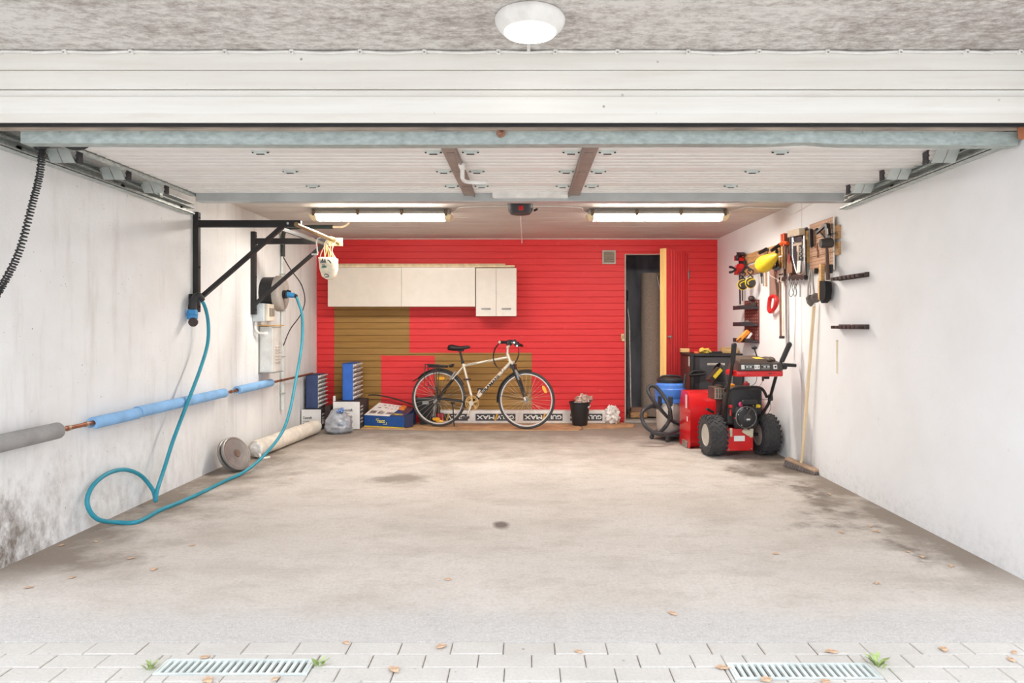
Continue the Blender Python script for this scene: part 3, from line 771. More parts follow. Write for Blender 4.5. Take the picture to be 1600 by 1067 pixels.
cabp = [W(462,461,6.99),W(466,472,6.99),W(471.5,490,6.98),W(472.5,520,6.95),W(470,550,6.88),W(462,595,6.7),W(452,645,6.45),W(438,680,6.15)]
cabp += [V((-2.3,5.9,.10)),V((-2.37,5.68,.022))]+[G(350,752,.012),G(318,768,.012),G(280,785,.012),G(250,797,.012),G(215,815,.012)]
cabp += [V((-2.57,4.28,.015)),V((-2.62,4.16,.07)),V((-2.655,4.12,.17)),V((-2.66,4.17,.26)),V((-2.655,4.31,.31)),V((-2.65,4.49,.30)),V((-2.65,4.68,.22)),V((-2.61,4.76,.10)),V((-2.57,4.72,.035))]
cabp += [V((-2.585,4.77,.10)),V((-2.62,4.93,.22)),V((-2.585,4.99,.418)),V((-2.572,5.18,.677)),V((-2.575,5.376,.905)),V((-2.59,5.53,1.10)),V((-2.60,5.56,1.28)),V((-2.615,5.52,1.42)),V((-2.635,5.44,1.475))]
cb = thing('charging_cable', (-2.45,5.0,0), 'teal charging cable looping from the charging box down to the floor and back up', 'cable')
put('cable', B().tube(cabp, .0135, 12, 8), teal_rubber, cb)
p0, p1 = V((XL+.235,6.99,1.565)), W(462,461,6.99)
d = (p1-p0)
b = B().tube([p0, p0+d*.25, p0+d*.55+V((0,0,-.005)), p0+d*.9], [.034,.024], 14, 4); 
put('plug', b, blue_plug, cb, 'blue plug in the charging box')
b = B().tube([p0+d*.02+V((0,0,.036)), p0+d*.45+V((0,0,.028))], .014, 8).tube([p0+d*.88, p1+V((0.01,0,-.02))], .020, 10)
b.ring(p0+d*.03, d, .034, .01, 20, 8); put('plug_grip', b, black_plastic, cb)
hx, hy = -2.645, 5.40
b = B().lathe([(.034,0),(.040,.006),(.040,.07),(.035,.078)], (hx-.005,hy,1.295), (0,0,1), 20).ring((hx-.005,hy,1.335),(0,0,1),.039,.006,20,8)
put('plug', b, blue_plug, cb, 'blue plug parked on the wall')
b = B().tube([(hx-.003,hy,1.375),(hx,hy+.005,1.43),(hx+.015,hy+.02,1.475),(hx+.035,hy+.03,1.48),(hx+.05,hy+.06,1.45)], [.034,.020], 12, 5); put('plug_grip', b, black_plastic, cb)
b = B().lathe([(.02,0),(.034,.004),(.036,.02),(.03,.028)], (hx+.022,hy-.03,1.275), (.2,-1,-.1), 20).tube([(hx,hy-.03,1.30),(hx+.03,hy-.05,1.275)], .005, 6); put('dust_cap', b, M('brown_black_cap', (64,52,48), .6), cb)
ph = thing('cable_hook', (XL,5.46,1.42), 'black holder for the parked blue plug at the foot of the front bracket', 'holder')
put('hook', B().tube([(XL+.005,5.47,1.46),(XL+.05,5.46,1.50),(XL+.09,5.46,1.495),(XL+.11,5.46,1.46)], .010, 8, 4).box(XL,XL+.02,5.44,5.48,1.40,1.50,.003), black_plastic, ph)

# ------------------------------------------------------------------ electrical boxes
jb = thing('junction_box', (XL,6.8,1.28), 'small pale junction box beneath the charging box', 'electrical box')
b = B().box(XL,XL+.115,6.70,6.90,1.285,1.465,.012,seg=2); put('cover', b, M('pale_blue_plastic', (206,214,216), .45), jb)
b = B().box(XL+.116,XL+.15,6.72,6.88,1.29,1.46,.006); put('switch_panel', b, M('ivory_plastic', (226,214,196), .45), jb)
b = B().box(XL+.15,XL+.162,6.75,6.80,1.34,1.42,.003).box(XL+.15,XL+.162,6.82,6.86,1.34,1.42,.003); put('breaker', b, M('grey_breaker', (150,140,130), .5), jb)
mb = thing('metal_box', (XL,6.97,.77), 'grey metal box with louvred side on the left wall', 'electrical box')
b = B().box(XL+.01,XL+.14,6.86,7.10,.775,1.235,.004); put('housing', b, M('box_grey', (222,222,218), .45), mb, sharp=True)
b = B()
for j in range(6):
    for k in range(2):
        y = 6.94+k*.075; z = .86+j*.032
        b.hexa([(XL+.139,y,z),(XL+.139,y+.05,z),(XL+.139,y+.05,z+.018),(XL+.139,y,z+.018)], [(XL+.139,y,z+.014),(XL+.139,y+.05,z+.014),(XL+.152,y+.05,z+.012),(XL+.152,y,z+.012)])
put('louvre', b, M('louvre_beige', (226,210,188), .5), mb, sharp=True)
b = B().box(XL,XL+.16,6.85,7.11,.768,.776).box(XL,XL+.01,6.85,7.1,.76,1.24); put('base_plate', b, M('base_plate_grey', (150,148,144), .5), mb, sharp=True)  # thin mid-grey plates under and behind the housing
b = B().tube([(XL+.03,6.73,1.29),(XL+.025,6.72,1.22),(XL+.04,6.74,1.18),(XL+.07,6.80,1.165),(XL+.075,6.86,1.165)], .012, 10, 5).cyl((XL+.075,6.84,1.165),(XL+.075,6.862,1.165),.022); put('cable', b, white_plastic, mb, 'white cable from the junction box')
b = B().box(XL,XL+.165,6.845,7.12,1.241,1.254,.002); single('plywood_board', b, wood_light, 'small plywood board lying across the top of the grey metal box', 'board')

# ------------------------------------------------------------------ heating pipe and foam sleeves
PZc = .66; PXc = XL+.07
hp = thing('copper_pipe', (PXc,5.8,.6), 'long copper pipe along the left wall, partly wrapped in foam', 'pipe')
b = B().cyl((PXc,3.3,PZc),(PXc,8.35,PZc),.0125,seg=12); put('pipe', b, copper, hp)
for y in (3.9,4.06,6.06,7.3): put('joint', B().cyl((PXc,y,PZc),(PXc,y+.02,PZc),.0165,seg=12), M('pipe_joint', (176,150,130), .4, .6), hp)
def sleeve(y0, y1, r, mat, label, dz=0, tilt=0):
    n = 22; b = B(); vs = []
    ang = [math.radians(-30+ (300)*k/n + tilt) for k in range(n+1)]
    for y in (y0, y1):
        for rr in (r, r*.5):
            vs += [(PXc+rr*math.cos(a), y, PZc+dz+rr*math.sin(a)) for a in ang]
    N = n+1; fs = []
    for k in range(n):
        fs += [(k,k+1,2*N+k+1,2*N+k),(N+k,N+k+1,3*N+k+1,3*N+k),(k,k+1,N+k+1,N+k),(2*N+k,2*N+k+1,3*N+k+1,3*N+k)]
    for e in (0, n): fs.append((e,N+e,3*N+e,2*N+e))
    b.add(vs, fs); return single('foam_sleeve', b, mat, label, 'pipe insulation', 'foam sleeves on the copper pipe', angle=50)
sleeve(3.28,3.82,.046,grey_foam,'grey foam sleeve on the copper pipe', 0, 200)
sleeve(4.13,4.60,.038,blue_foam,'short blue foam sleeve next to the grey one on the copper pipe', -.004, -40)
sleeve(4.605,5.92,.040,blue_foam,'longest blue foam sleeve on the copper pipe', .002, -30)
sleeve(6.18,7.0,.038,blue_foam,'blue foam sleeve on the copper pipe below the grey metal box', 0, -40)
# ------------------------------------------------------------------ white roll, weight plates
a, c = V((-2.56,6.42,.083)), V((-2.44,7.87,.083)); ax = (c-a).normalized()
wr = thing('fabric_roll', (-2.5,7.2,0), 'long off-white roll lying on the floor along the left wall', 'roll')
b = B(); rings = 26; seg = 28; u, w, _ = b.frame(ax); vs = []
from mathutils import noise as mn
for k in range(rings):
    f = k/(rings-1)
    for i in range(seg):
        an = 2*math.pi*i/seg; r = .079*(1+.05*mn.noise(V((k*.5,math.cos(an)*1.4,math.sin(an)*1.4))))
        if k in (0, rings-1): r *= .93
        q = a.lerp(c, f)+u*(r*math.cos(an))+w*(r*math.sin(an)); q.z = max(q.z, .002); vs.append(q)
b.add(vs, [(k*seg+i,k*seg+(i+1)%seg,(k+1)*seg+(i+1)%seg,(k+1)*seg+i) for k in range(rings-1) for i in range(seg)]+[tuple(range((rings-1)*seg,rings*seg))])
b.lathe([(.073,.002),(.055,.03),(.05,.06),(.03,.063),(.02,.02)], a, ax, 28)
put('roll', b, roll_white, wr, angle=60)
b = B().tube([a+V((.05,-.02,-.03)), a+V((.07,-.05,-.06)), a+V((.09,-.04,-.078)), a+V((.13,.02,-.079))], .012, 8, 4).lump(a+V((.02,-.02,-.0)), .055,.03,.06,.3,5)
put('wrapping', b, bag_white, wr)
wn = V((.86,-.27,.43)).normalized()
def plate(c, label):
    c = V(c); t = thing('weight_plate', (c.x,c.y,0), label, 'weight plate', 'weight plates leaning on the left wall')
    b = B().lathe([(.02,-.016),(.135,-.016),(.150,-.011),(.153,0),(.150,.011),(.143,.014),(.136,.012)], c, wn, 48); put('rim', b, plate_grey, t)
    b = B().lathe([(.0185,.015),(.032,.018),(.036,.012),(.10,.008),(.128,.010),(.1355,.0135),(.1365,.008)], c, wn, 48).lathe([(.012,.019),(.018,.0185),(.019,.0)], c, wn, 20)
    put('face', b, plate_brown, t)
    return t, c
lift = .153*math.sqrt(1-wn.z**2)+.016*wn.z
t, c = plate((-2.50,5.86,lift+.002), 'front round metal weight plate with a raised rim of marks by the white roll')
u = V((0,1,0)).cross(wn).normalized(); up = wn.cross(u) if False else (V((0,0,1))-wn*wn.z).normalized(); rt = up.cross(wn)
b = B()
for an in (193,179,165,151,137,123,109):
    p = math.radians(an); d = rt*math.cos(p)+up*math.sin(p); q = c+d*.084+wn*.010; tu = (rt*math.sin(p)-up*math.cos(p))
    for k in (-.0055,.0055): b.bar(q+tu*k-d*.011, q+tu*k+d*.011, .004, .003, wn)
    b.bar(q-tu*.006, q+tu*.006, .004, .003, wn)
for an in (205,218,300,312,325): 
    p = math.radians(an); d = rt*math.cos(p)+up*math.sin(p); b.lathe([(.009,0),(.007,.004)], c+d*.085+wn*.0085, wn, 8)
put('raised_marks', b, M('worn_plate_marks', (176,160,146), .5, .3), t)
plate(c-wn*.036+V((-.012,.01,0)), 'rear round metal weight plate showing only its grey rim')

# ------------------------------------------------------------------ cardboard on the floor
b = B(); o2 = [(-2.15,8.19),(-1.45,8.16),(-1.2,8.10),(-.3,8.08),(.615,8.085),(.66,8.20),(.62,8.70),(-2.16,8.72)]
b.prism(o2, (0,0,.001), (1,0,0), (0,1,0), (0,0,.011)); single('cardboard_sheet', b, cardboard, 'large brown cardboard sheet on the floor under the bicycle', 'cardboard', sharp=True)
o2 = [(.672,8.20),(1.05,8.24),(1.30,8.34),(1.34,8.55),(1.20,8.69),(.64,8.70)]
b = B().prism(o2, (0,0,.001), (1,0,0), (0,1,0), (0,0,.011)); single('cardboard_sheet', b, cardboard, 'smaller brown cardboard sheet on the floor in front of the dark doorway', 'cardboard', sharp=True)

# ------------------------------------------------------------------ cartons and drawer cabinets in the left corner
def carton(x0, x1, y0, y1, z0, z1, label, num):
    t = thing('carton', ((x0+x1)/2,(y0+y1)/2,z0), label, 'carton', 'white cartons under the blue cabinets')
    put('box', B().box(x0,x1,y0+.002,y1,z0,z1,.002), carton_black, t, sharp=True)
    put('front_panel', B().box(x0,x1,y0,y0+.002,z0,z1), paper_white, t, 'white printed front', sharp=True)
    k = (x1-x0)/.32; b = B(); yf = y0-.0005
    text(b, 'Concraft', (x0+.09*k if x1>-2.1 else x0+.02, yf, z1-.115), (1,0,0), (0,0,1), .145*k, .035, .001, .02)
    text(b, 'motion', (x0+.10*k if x1>-2.1 else x0+.02, yf, z1-.145), (1,0,0), (0,0,1), .10*k, .014, .001)
    text(b, num, (x0+.10*k if x1>-2.1 else x0+.02, yf, z1-.195), (1,0,0), (0,0,1), .13*k, .032, .001)
    put('print', b, ink, t, sharp=True)
    b = B()
    for zz in (z1-.06, z1-.10, z1-.15, z0+.08, z0+.12): b.box(x1,x1+.001,y0+.04,y0+.16,zz-.012,zz+.006)
    put('side_print', b, M('pale_side_print', (196,188,182), .6), t, sharp=True)
carton(-2.316,-1.998,8.14,8.60,.012,.336,'white carton under the bright blue drawer cabinet','80100')
carton(-2.685,-2.452,8.11,8.50,.0,.248,'white carton under the navy drawer cabinet','BD 125')
def drawers(x0, x1, y0, y1, z0, z1, mat, label, n):
    t = thing('drawer_cabinet', ((x0+x1)/2,(y0+y1)/2,z0), label, 'drawer cabinet', 'small parts cabinets in the left corner')
    b = B(); b.box(x0,x1,y0,y0+.004,z0,z1).box(x0,x1,y1-.004,y1,z0,z1).box(x0,x1,y0,y1,z0,z0+.004).box(x0,x1,y0,y1,z1-.004,z1).box(x0,x0+.004,y0,y1,z0,z1)
    put('cabinet_shell', b, mat, t, sharp=True)
    h = (z1-z0-.008)/n
    for k in range(n):
        z = z0+.004+k*h; m = 4; w = (y1-y0-.008)/m
        for j in range(m):
            y = y0+.004+j*w
            b = B().box(x0+.006,x1+.006,y+.002,y+w-.002,z+.004,z+h-.006)
            b.hexa([(x1+.006,y+.008,z+h*.35),(x1+.006,y+w-.008,z+h*.35),(x1+.006,y+w-.008,z+h*.62),(x1+.006,y+.008,z+h*.62)],
                   [(x1+.045,y+.012,z+h*.72),(x1+.045,y+w-.012,z+h*.72),(x1+.030,y+w-.012,z+h*.9),(x1+.030,y+.012,z+h*.9)])
            put('drawer', b, clear_plastic, t, sharp=True)
drawers(-2.246,-2.118,8.29,8.66,.337,.786,cabinet_blue,'bright blue drawer cabinet on a white carton, beside the blue printed box',8)
drawers(-2.660,-2.516,8.20,8.50,.249,.655,navy,'navy drawer cabinet on a white carton in the left corner',8)
b = B().box(-2.36,-2.335,8.3,8.32,.012,.32,.003); b.m = 1; b.box(-2.362,-2.333,8.298,8.322,.32,.39,.004)
single('wooden_strip', b, [M('red_strip', (190,60,60), .6), white_plastic], 'thin white-tipped strip standing behind the grey plastic bag', 'strip')
b = B().box(-2.447,-2.375,8.24,8.5,.0,.27,.004); single('carton', b, M('dark_brown_carton', (74,58,54), .7), 'dark brown box between the two white cartons', 'carton', sharp=True)

# grey plastic bag
pb = thing('plastic_bag', (-2.20,7.88,0), 'full grey plastic bag on the floor in front of the white cartons', 'bag')
b = B(); from mathutils import noise as mn
prof = [(0,.0),(.09,.002),(.135,.03),(.150,.08),(.142,.13),(.118,.19),(.095,.23),(.07,.265),(.035,.285),(.0,.288)]
seg = 44; vs = []; P2 = []
for i in range(len(prof)-1):
    for j in range(4):
        f = j/4; P2.append((prof[i][0]*(1-f)+prof[i+1][0]*f, prof[i][1]*(1-f)+prof[i+1][1]*f))
P2.append(prof[-1])
for r, z in P2:
    for i in range(seg):
        an = 2*math.pi*i/seg; sk = .16*max(0,math.cos(an))*max(0,1-z/.2)
        k = 1+.16*mn.noise(V((math.cos(an)*2.2,math.sin(an)*2.2,z*16)))+.10*abs(mn.noise(V((math.cos(an)*5,math.sin(an)*5,z*34))))
        vs.append((-2.195+r*(k+sk*1.5)*math.cos(an)+.02*z, 7.90+r*.85*k*math.sin(an), max(.002, z+.012*mn.noise(V((an,z*9,2))))))
n = len(P2); b.add(vs, [(k*seg+i,k*seg+(i+1)%seg,(k+1)*seg+(i+1)%seg,(k+1)*seg+i) for k in range(n-1) for i in range(seg)])
put('bag_body', b, bag_grey, pb, angle=22)
b = B().lump((-2.145,7.83,.265),.035,.02,.02,.4,3).lump((-2.125,7.83,.285),.02,.015,.018,.5,8); put('bag_knot', b, M('blue_white_knot', (96,122,186), .4, 0, .5, 60), pb, 'blue and white knot')
b = B().lump((-2.12,7.80,.12),.022,.012,.02,.4,3); put('bag_print', b, M('pale_blue_print', (158,178,204), .4), pb)

# blue printed box with open flaps
bb = thing('carton', (-1.75,8.35,.012), 'blue and yellow printed carton with its flaps open, left of the bicycle', 'carton')
fl, fr = V((-1.985,8.31,.014)), V((-1.475,8.185,.014)); du = (fr-fl).normalized(); dn = V((-du.y,du.x,0))*1.0; Lb = (fr-fl).length
def P(u_, v_, z): return fl+du*u_+dn*v_+V((0,0,z-.014))
hf, hb, dp = .158, .265, .36
b = B().hexa([P(0,0,.03),P(Lb,0,.03),P(Lb,dp,.03),P(0,dp,.03)],[P(0,0,hf),P(Lb,0,hf-.008),P(Lb-.03,dp,hb-.05),P(.02,dp,hb)])
put('box', b, brand_blue, bb, sharp=True)
b = B().hexa([P(0,-.002,.014),P(Lb,-.002,.014),P(Lb,dp,.014),P(0,dp,.014)],[P(0,-.002,.03),P(Lb,-.002,.022),P(Lb,dp,.03),P(0,dp,.03)]); put('base', b, M('carton_yellow', (226,200,74), .6), bb, 'yellow base strip', sharp=True)
nv = None
def TP(u_, v_, e=.001):   # on the sloping lid
    zl = hf+(hb-hf)*(v_/dp); zr = hf-.008+(hb-.05-hf+.008)*(v_/dp); f = u_/Lb
    return P(u_*(1-.06*v_/dp)+.02*v_/dp, v_, zl+(zr-zl)*f+e)
def tpoly(b, us, e=.001): b.add([TP(x,y,e) for x, y in us], [tuple(range(len(us)))])
b = B(); b.hexa([TP(0,-.003,.0),TP(Lb*.63,-.003,.0),TP(Lb*.66,dp,.0),TP(0,dp,.0)],[TP(0,-.003,.004),TP(Lb*.63,-.003,.004),TP(Lb*.66,dp,.004),TP(0,dp,.004)])
put('lid_flap', b, paper_white, bb, 'white printed flap', sharp=True)
b = B()
for (x, y, w, h) in ((.10,.30,.035,.02),(.17,.30,.025,.02),(.06,.22,.05,.02),(.14,.23,.05,.018),(.22,.31,.015,.02),(.27,.30,.02,.015),(.31,.31,.02,.015),(.2,.22,.015,.015),(.25,.21,.02,.02),(.3,.22,.015,.02),(.34,.30,.012,.02),(.345,.2,.015,.02)):
    tpoly(b, [(x,y),(x+w,y-.004),(x+w*.9,y+h),(x+w*.1,y+h*.8)], .0055)
for (x, k) in ((.03,7),(.14,8),(.25,6)):
    for j in range(k): tpoly(b, [(x,.05+.012*j),(x+.085,.05+.012*j),(x+.085,.056+.012*j),(x,.056+.012*j)], .0055)
put('print', b, M('grey_print', (120,112,106), .6), bb, sharp=True, recalc=False)
b = B(); b.hexa([TP(Lb*.635,0,.002),TP(Lb*1.0,0,.002),TP(Lb*.97,.10,.002),TP(Lb*.66,.12,.002)],[TP(Lb*.635,0,.006),TP(Lb*1.0,0,.006),TP(Lb*.97,.10,.006),TP(Lb*.66,.12,.006)])
put('lid_panel', b, navy, bb, 'dark blue printed panel', sharp=True)
b = B(); b.hexa([TP(Lb*.68,.22,.0),TP(Lb*.82,.22,.0),TP(Lb*.80,.33,.0),TP(Lb*.70,.33,.0)],[TP(Lb*.68,.22,.03),TP(Lb*.82,.22,.02),TP(Lb*.80,.33,.02),TP(Lb*.70,.33,.03)])
put('orange_insert', b, M('orange_insert', (226,130,60), .5), bb, 'orange printed corner', sharp=True)
b = B(); b.hexa([TP(Lb*.82,.13,.0),TP(Lb*1.0,.12,.0),TP(Lb*.98,dp,.0),TP(Lb*.82,dp,.0)],[TP(Lb*.82,.13,.004),TP(Lb*1.0,.12,.004),TP(Lb*.98,dp,.004),TP(Lb*.82,dp,.004)])
put('dark_insert', b, M('dark_insert', (86,58,64), .6, 0, .3, 30), bb, sharp=True)
b = B()
for v0, lean in ((.02,.05),(.20,.10)):
    q = [P(Lb+.002,v0,.02),P(Lb+.002,v0+.14,.02),P(Lb+.002,v0+.14,hf+.06*v0/.2),P(Lb+.002,v0,hf)]
    b.hexa(q, [p+du*lean*(.25 if i in (0,1) else 1)+V((0,0,0)) for i, p in enumerate(q)] if False else [p+du*.006 for p in q])
q = [P(Lb+.004,.0,.02),P(Lb+.004,.0,hf+.01),P(Lb+.075,.10,hf+.03),P(Lb+.06,.10,.02)]
b.hexa(q, [p+V((.004,.004,0)) for p in q])
put('end_flap', b, [M('navy_flap', (48,54,84), .6)], bb, sharp=True)
b = B(); uL = du; text(b, 'raaco', P(.175,-.0005,.068), du, (0,0,1), .10, .036, .001, .02)
b.hexa([P(.158,-.0005,.112),P(.20,-.0005,.112),P(.195,-.0005,.118),P(.158,-.0005,.118)],[P(.158,-.002,.112),P(.20,-.002,.112),P(.195,-.002,.118),P(.158,-.002,.118)])
b.hexa([P(.158,-.0005,.095),P(.164,-.0005,.095),P(.164,-.0005,.118),P(.158,-.0005,.118)],[P(.158,-.002,.095),P(.164,-.002,.095),P(.164,-.002,.118),P(.158,-.002,.118)])
b.hexa([P(.25,-.0005,.052),P(.298,-.0005,.052),P(.298,-.0005,.058),P(.25,-.0005,.058)],[P(.25,-.002,.052),P(.298,-.002,.052),P(.298,-.002,.058),P(.25,-.002,.058)])
b.hexa([P(.292,-.0005,.058),P(.298,-.0005,.058),P(.298,-.0005,.08),P(.292,-.0005,.08)],[P(.292,-.002,.058),P(.298,-.002,.058),P(.298,-.002,.08),P(.292,-.002,.08)])
o_ = TP(Lb*.685,.03,.0075); text(b, 'raaco', o_, TP(Lb*.9,.03,.0075)-o_, TP(Lb*.69,.10,.0075)-o_, .12, .045, .001, .02)
put('logo', b, yellow_ink, bb, sharp=True)
b = B().tube([(-2.02,8.66,.36),(-1.95,8.68,.365),(-1.75,8.69,.33),(-1.55,8.69,.27),(-1.40,8.68,.20),(-1.36,8.66,.05)], .009, 8, 5)
single('braided_rope', b, M('black_braid', (66,56,48), .9, 0, .4, 90, bump=.6), 'dark braided rope lying against the wall behind the blue printed carton', 'rope')

# black crate behind the rear wheel
cr = thing('plastic_crate', (-1.22,8.58,.012), 'black plastic crate against the wall behind the rear bicycle wheel', 'crate')
b = B(); q0 = [(-1.33,8.50,.014),(-1.12,8.50,.014),(-1.12,8.60,.014),(-1.33,8.60,.014)]; q1 = [(-1.40,8.46,.33),(-1.11,8.46,.345),(-1.11,8.70,.345),(-1.40,8.70,.33)]
b.hexa(q0, q1); put('crate_body', b, black_plastic, cr, sharp=True)
b = B().bar((-1.41,8.455,.335),(-1.105,8.455,.35),.02,.03).bar((-1.41,8.455,.335),(-1.41,8.70,.335),.02,.03); put('rim', b, dark_plastic, cr, sharp=True)
b = B().box(-1.30,-1.22,8.452,8.457,.27,.31); put('label_plate', b, M('grey_label', (150,150,150), .5), cr, sharp=True)
b = B().box(-1.12,-1.03,8.40,8.45,.05,.165,.008); b.m = 1; b.ball((-1.075,8.395,.062),.055,.012,.026)
single('tail_light', b, [M('dark_red_lens', (150,36,44), .3), amber], 'red and amber lens standing beside the black crate', 'light')

# long printed package
gp = thing('package', (-.07,8.67,.0), 'long white package with upside down lettering lying behind the bicycle', 'package')
gx0, gx1, gy0, gz0, gz1 = -1.10, .985, 8.60, .014, .178
b = B(); xs = [gx0+i*(gx1-gx0)/60 for i in range(61)]; R_ = []
for x in xs:
    wv = .004*mn.noise(V((x*3,0,0))); tl = .012*(x/2.0)
    R_.append([(x,gy0+.006,gz0),(x,gy0,gz0+.012),(x,gy0+wv*0,gz1-.02+tl*.3),(x,gy0+.012,gz1+wv-.004),(x,gy0+.06,gz1+.004+wv),(x,YB-.02,gz1-.01+wv),(x,YB-.015,gz0)])
n = 7; vs = [p for r in R_ for p in r]
b.add(vs, [(i*n+j,i*n+(j+1)%n,(i+1)*n+(j+1)%n,(i+1)*n+j) for i in range(60) for j in range(n)]+[tuple(range(n)),tuple(range(60*n,61*n))])
put('wrap', b, M('white_film', (238,234,228), .35, 0, .04, 10), gp)
bp, bt, bs_ = B(), B(), B(); zf0, zf1 = .047, .135
for px0, px1, cut in ((676,731,0),(743,805.5,0),(817.5,879,0),(891,953,8)):
    x0, x1 = [(p-CX)*gy0/F for p in (px0, px1)]; wd = (805.5-743)*gy0/F
    x1 = min(x1, gx1-.04)
    if px0 == 676: x1_, x0 = x1, max(x0, gx0+.01)
    bp.box(x0,x1,gy0-.0012,gy0,zf0,zf1)
    full0 = x1-wd if px0 == 676 else x0
    # lettering turned half a turn: reads GULV MAX upside down
    if px0 == 676: text(bt, 'GULV', (x1-.03,gy0-.0015,zf1-.018), (-1,0,0), (0,0,-1), .235, .052, .001, .03)
    else:
        text(bt, 'GULV', (full0+wd-.02,gy0-.0015,zf1-.018), (-1,0,0), (0,0,-1), .215, .052, .001, .03) if not cut else text(bt, 'GULV', (x1-.01,gy0-.0015,zf1-.018), (-1,0,0), (0,0,-1), .20, .052, .001, .03)
        xr = (full0+wd-.02 if not cut else x1-.01)-.245
        text(bt, 'MAX', (xr,gy0-.0015,zf1-.018), (-1,0,0), (0,0,-1), (xr-full0-.012 if xr-full0 > .2 else .18), .052, .001, .03)
        q = [(xr-.002,gy0-.0018,zf0+.002),(xr+.022,gy0-.0018,zf0+.002),(xr+.046,gy0-.0018,zf1-.002),(xr+.022,gy0-.0018,zf1-.002)]
        bs_.hexa(q, [(p[0],gy0-.003,p[2]) for p in q])
    if px0 == 676:
        xr = x1-.275; q = [(xr-.002,gy0-.0018,zf0+.002),(xr+.022,gy0-.0018,zf0+.002),(xr+.046,gy0-.0018,zf1-.002),(xr+.022,gy0-.0018,zf1-.002)]
        bs_.hexa(q, [(p[0],gy0-.003,p[2]) for p in q])
put('print_panel', bp, M('charcoal_print', (66,66,68), .6), gp, 'charcoal printed panels', sharp=True)
put('lettering', bt, white_ink, gp, sharp=True)
put('slash', bs_, M('amber_print', (230,170,50), .6), gp, 'amber slashes', sharp=True)
b = B().lump((1.07,8.60,.115),.085,.075,.098,.55,2,40,26,5,flat=.013); b.lump((1.06,8.60,.185),.05,.05,.045,.6,7,26,16,6)
single('plastic_bag', b, bag_white, 'crumpled white plastic bag at the right end of the long package', 'bag', angle=18)

# bucket
bk = thing('bucket', (.65,8.47,.012), 'black tapered bucket holding a white liner and clear wrapping', 'bucket')
b = B().lathe([(.0,.002),(.088,.0),(.092,.006),(.126,.27),(.134,.275),(.136,.29),(.130,.292),(.124,.285),(.09,.03),(.0,.02)], (.65,8.47,.012), seg=40); put('bucket_body', b, black_plastic, bk)
single('bucket_liner', B().lump((.66,8.47,.255),.112,.105,.055,.25,3,30,18,4), bag_white, 'white plastic liner inside the black bucket', 'liner', angle=18)
single('clear_wrapping', B().lump((.70,8.46,.325),.085,.07,.058,.6,11,30,20,6), bag_clear, 'crumpled clear wrapping on top of the black bucket', 'wrapping', angle=15)

# ------------------------------------------------------------------ wall cabinets
def wall_cab(x0, x1, z0, z1, label, ndoor, handles):
    y0 = 8.42; t = thing('wall_cabinet', ((x0+x1)/2,8.58,z0), label, 'cabinet', 'cream wall cabinets on the red wall')
    put('cabinet_body', B().box(x0,x1,y0+.02,YB-.002,z0,z1,.001), cream_gloss, t, sharp=True)
    w = (x1-x0)/ndoor
    for k in range(ndoor):
        d = put('cabinet_door', B().box(x0+k*w+.0015,x0+(k+1)*w-.0015,y0,y0+.018,z0+.001,z1-.001,.0015), cream_gloss, t)
        if handles:
            xm = x0+(k+.5)*w; zz = z0+.092
            b = B().box(xm-.058,xm+.058,y0-.022,y0-.012,zz-.007,zz+.007,.003).box(xm-.055,xm-.045,y0-.014,y0,zz-.007,zz+.007).box(xm+.045,xm+.055,y0-.014,y0,zz-.007,zz+.007)
            put('handle', b, dull_steel, d, 'brushed metal handle')
xb = lambda p: (p-CX)*8.42/F
zb = lambda p: CZ-(p-CY)*8.42/F
wall_cab(xb(512),xb(742.5),zb(479),zb(417.5),'wide cream wall cabinet with two plain doors',2,False)
wall_cab(xb(743.5),xb(807),zb(494),zb(418.5),'narrow cream wall cabinet with two handled doors',2,True)
for i, (x0, x1, y0, y1, z, h, lb) in enumerate(((xb(512),xb(804),8.43,8.53,0,.026,'front wooden board lying along the tops of the cream wall cabinets'),(xb(520),xb(789),8.55,8.66,0,.056,'rear wooden board lying on the cream wall cabinets, a little shorter'))):
    zt = zb(417.5)+.001
    single('wooden_board', B().box(x0,x1,y0,y1,zt,zt+h,.003), wood_pale, lb, 'board', sharp=True)
# wall vent
vt = thing('wall_vent', (1.04,YB,2.03), 'small square grey ventilation grille on the red wall', 'vent')
x0, x1, z0, z1 = (941-CX)*8.74/F,(962-CX)*8.74/F,CZ-(412.5-CY)*8.74/F,CZ-(391-CY)*8.74/F
b = B().box(x0,x1,YB-.018,YB,z0,z0+.018).box(x0,x1,YB-.018,YB,z1-.018,z1).box(x0,x0+.018,YB-.018,YB,z0+.018,z1-.018).box(x1-.018,x1,YB-.018,YB,z0+.018,z1-.018)
put('vent_frame', b, M('vent_grey', (186,176,166), .5), vt, sharp=True)
b = B(); b.box(x0+.018,x1-.018,YB-.003,YB-.001,z0+.018,z1-.018)
for k in range(6):
    z = z0+.028+k*.022; b.hexa([(x0+.018,YB-.018,z-.006),(x1-.018,YB-.018,z-.006),(x1-.018,YB-.004,z+.010),(x0+.018,YB-.004,z+.010)],[(x0+.018,YB-.018,z-.003),(x1-.018,YB-.018,z-.003),(x1-.018,YB-.004,z+.013),(x0+.018,YB-.004,z+.013)])
put('grille', b, M('vent_slats', (166,152,134), .5), vt, sharp=True)

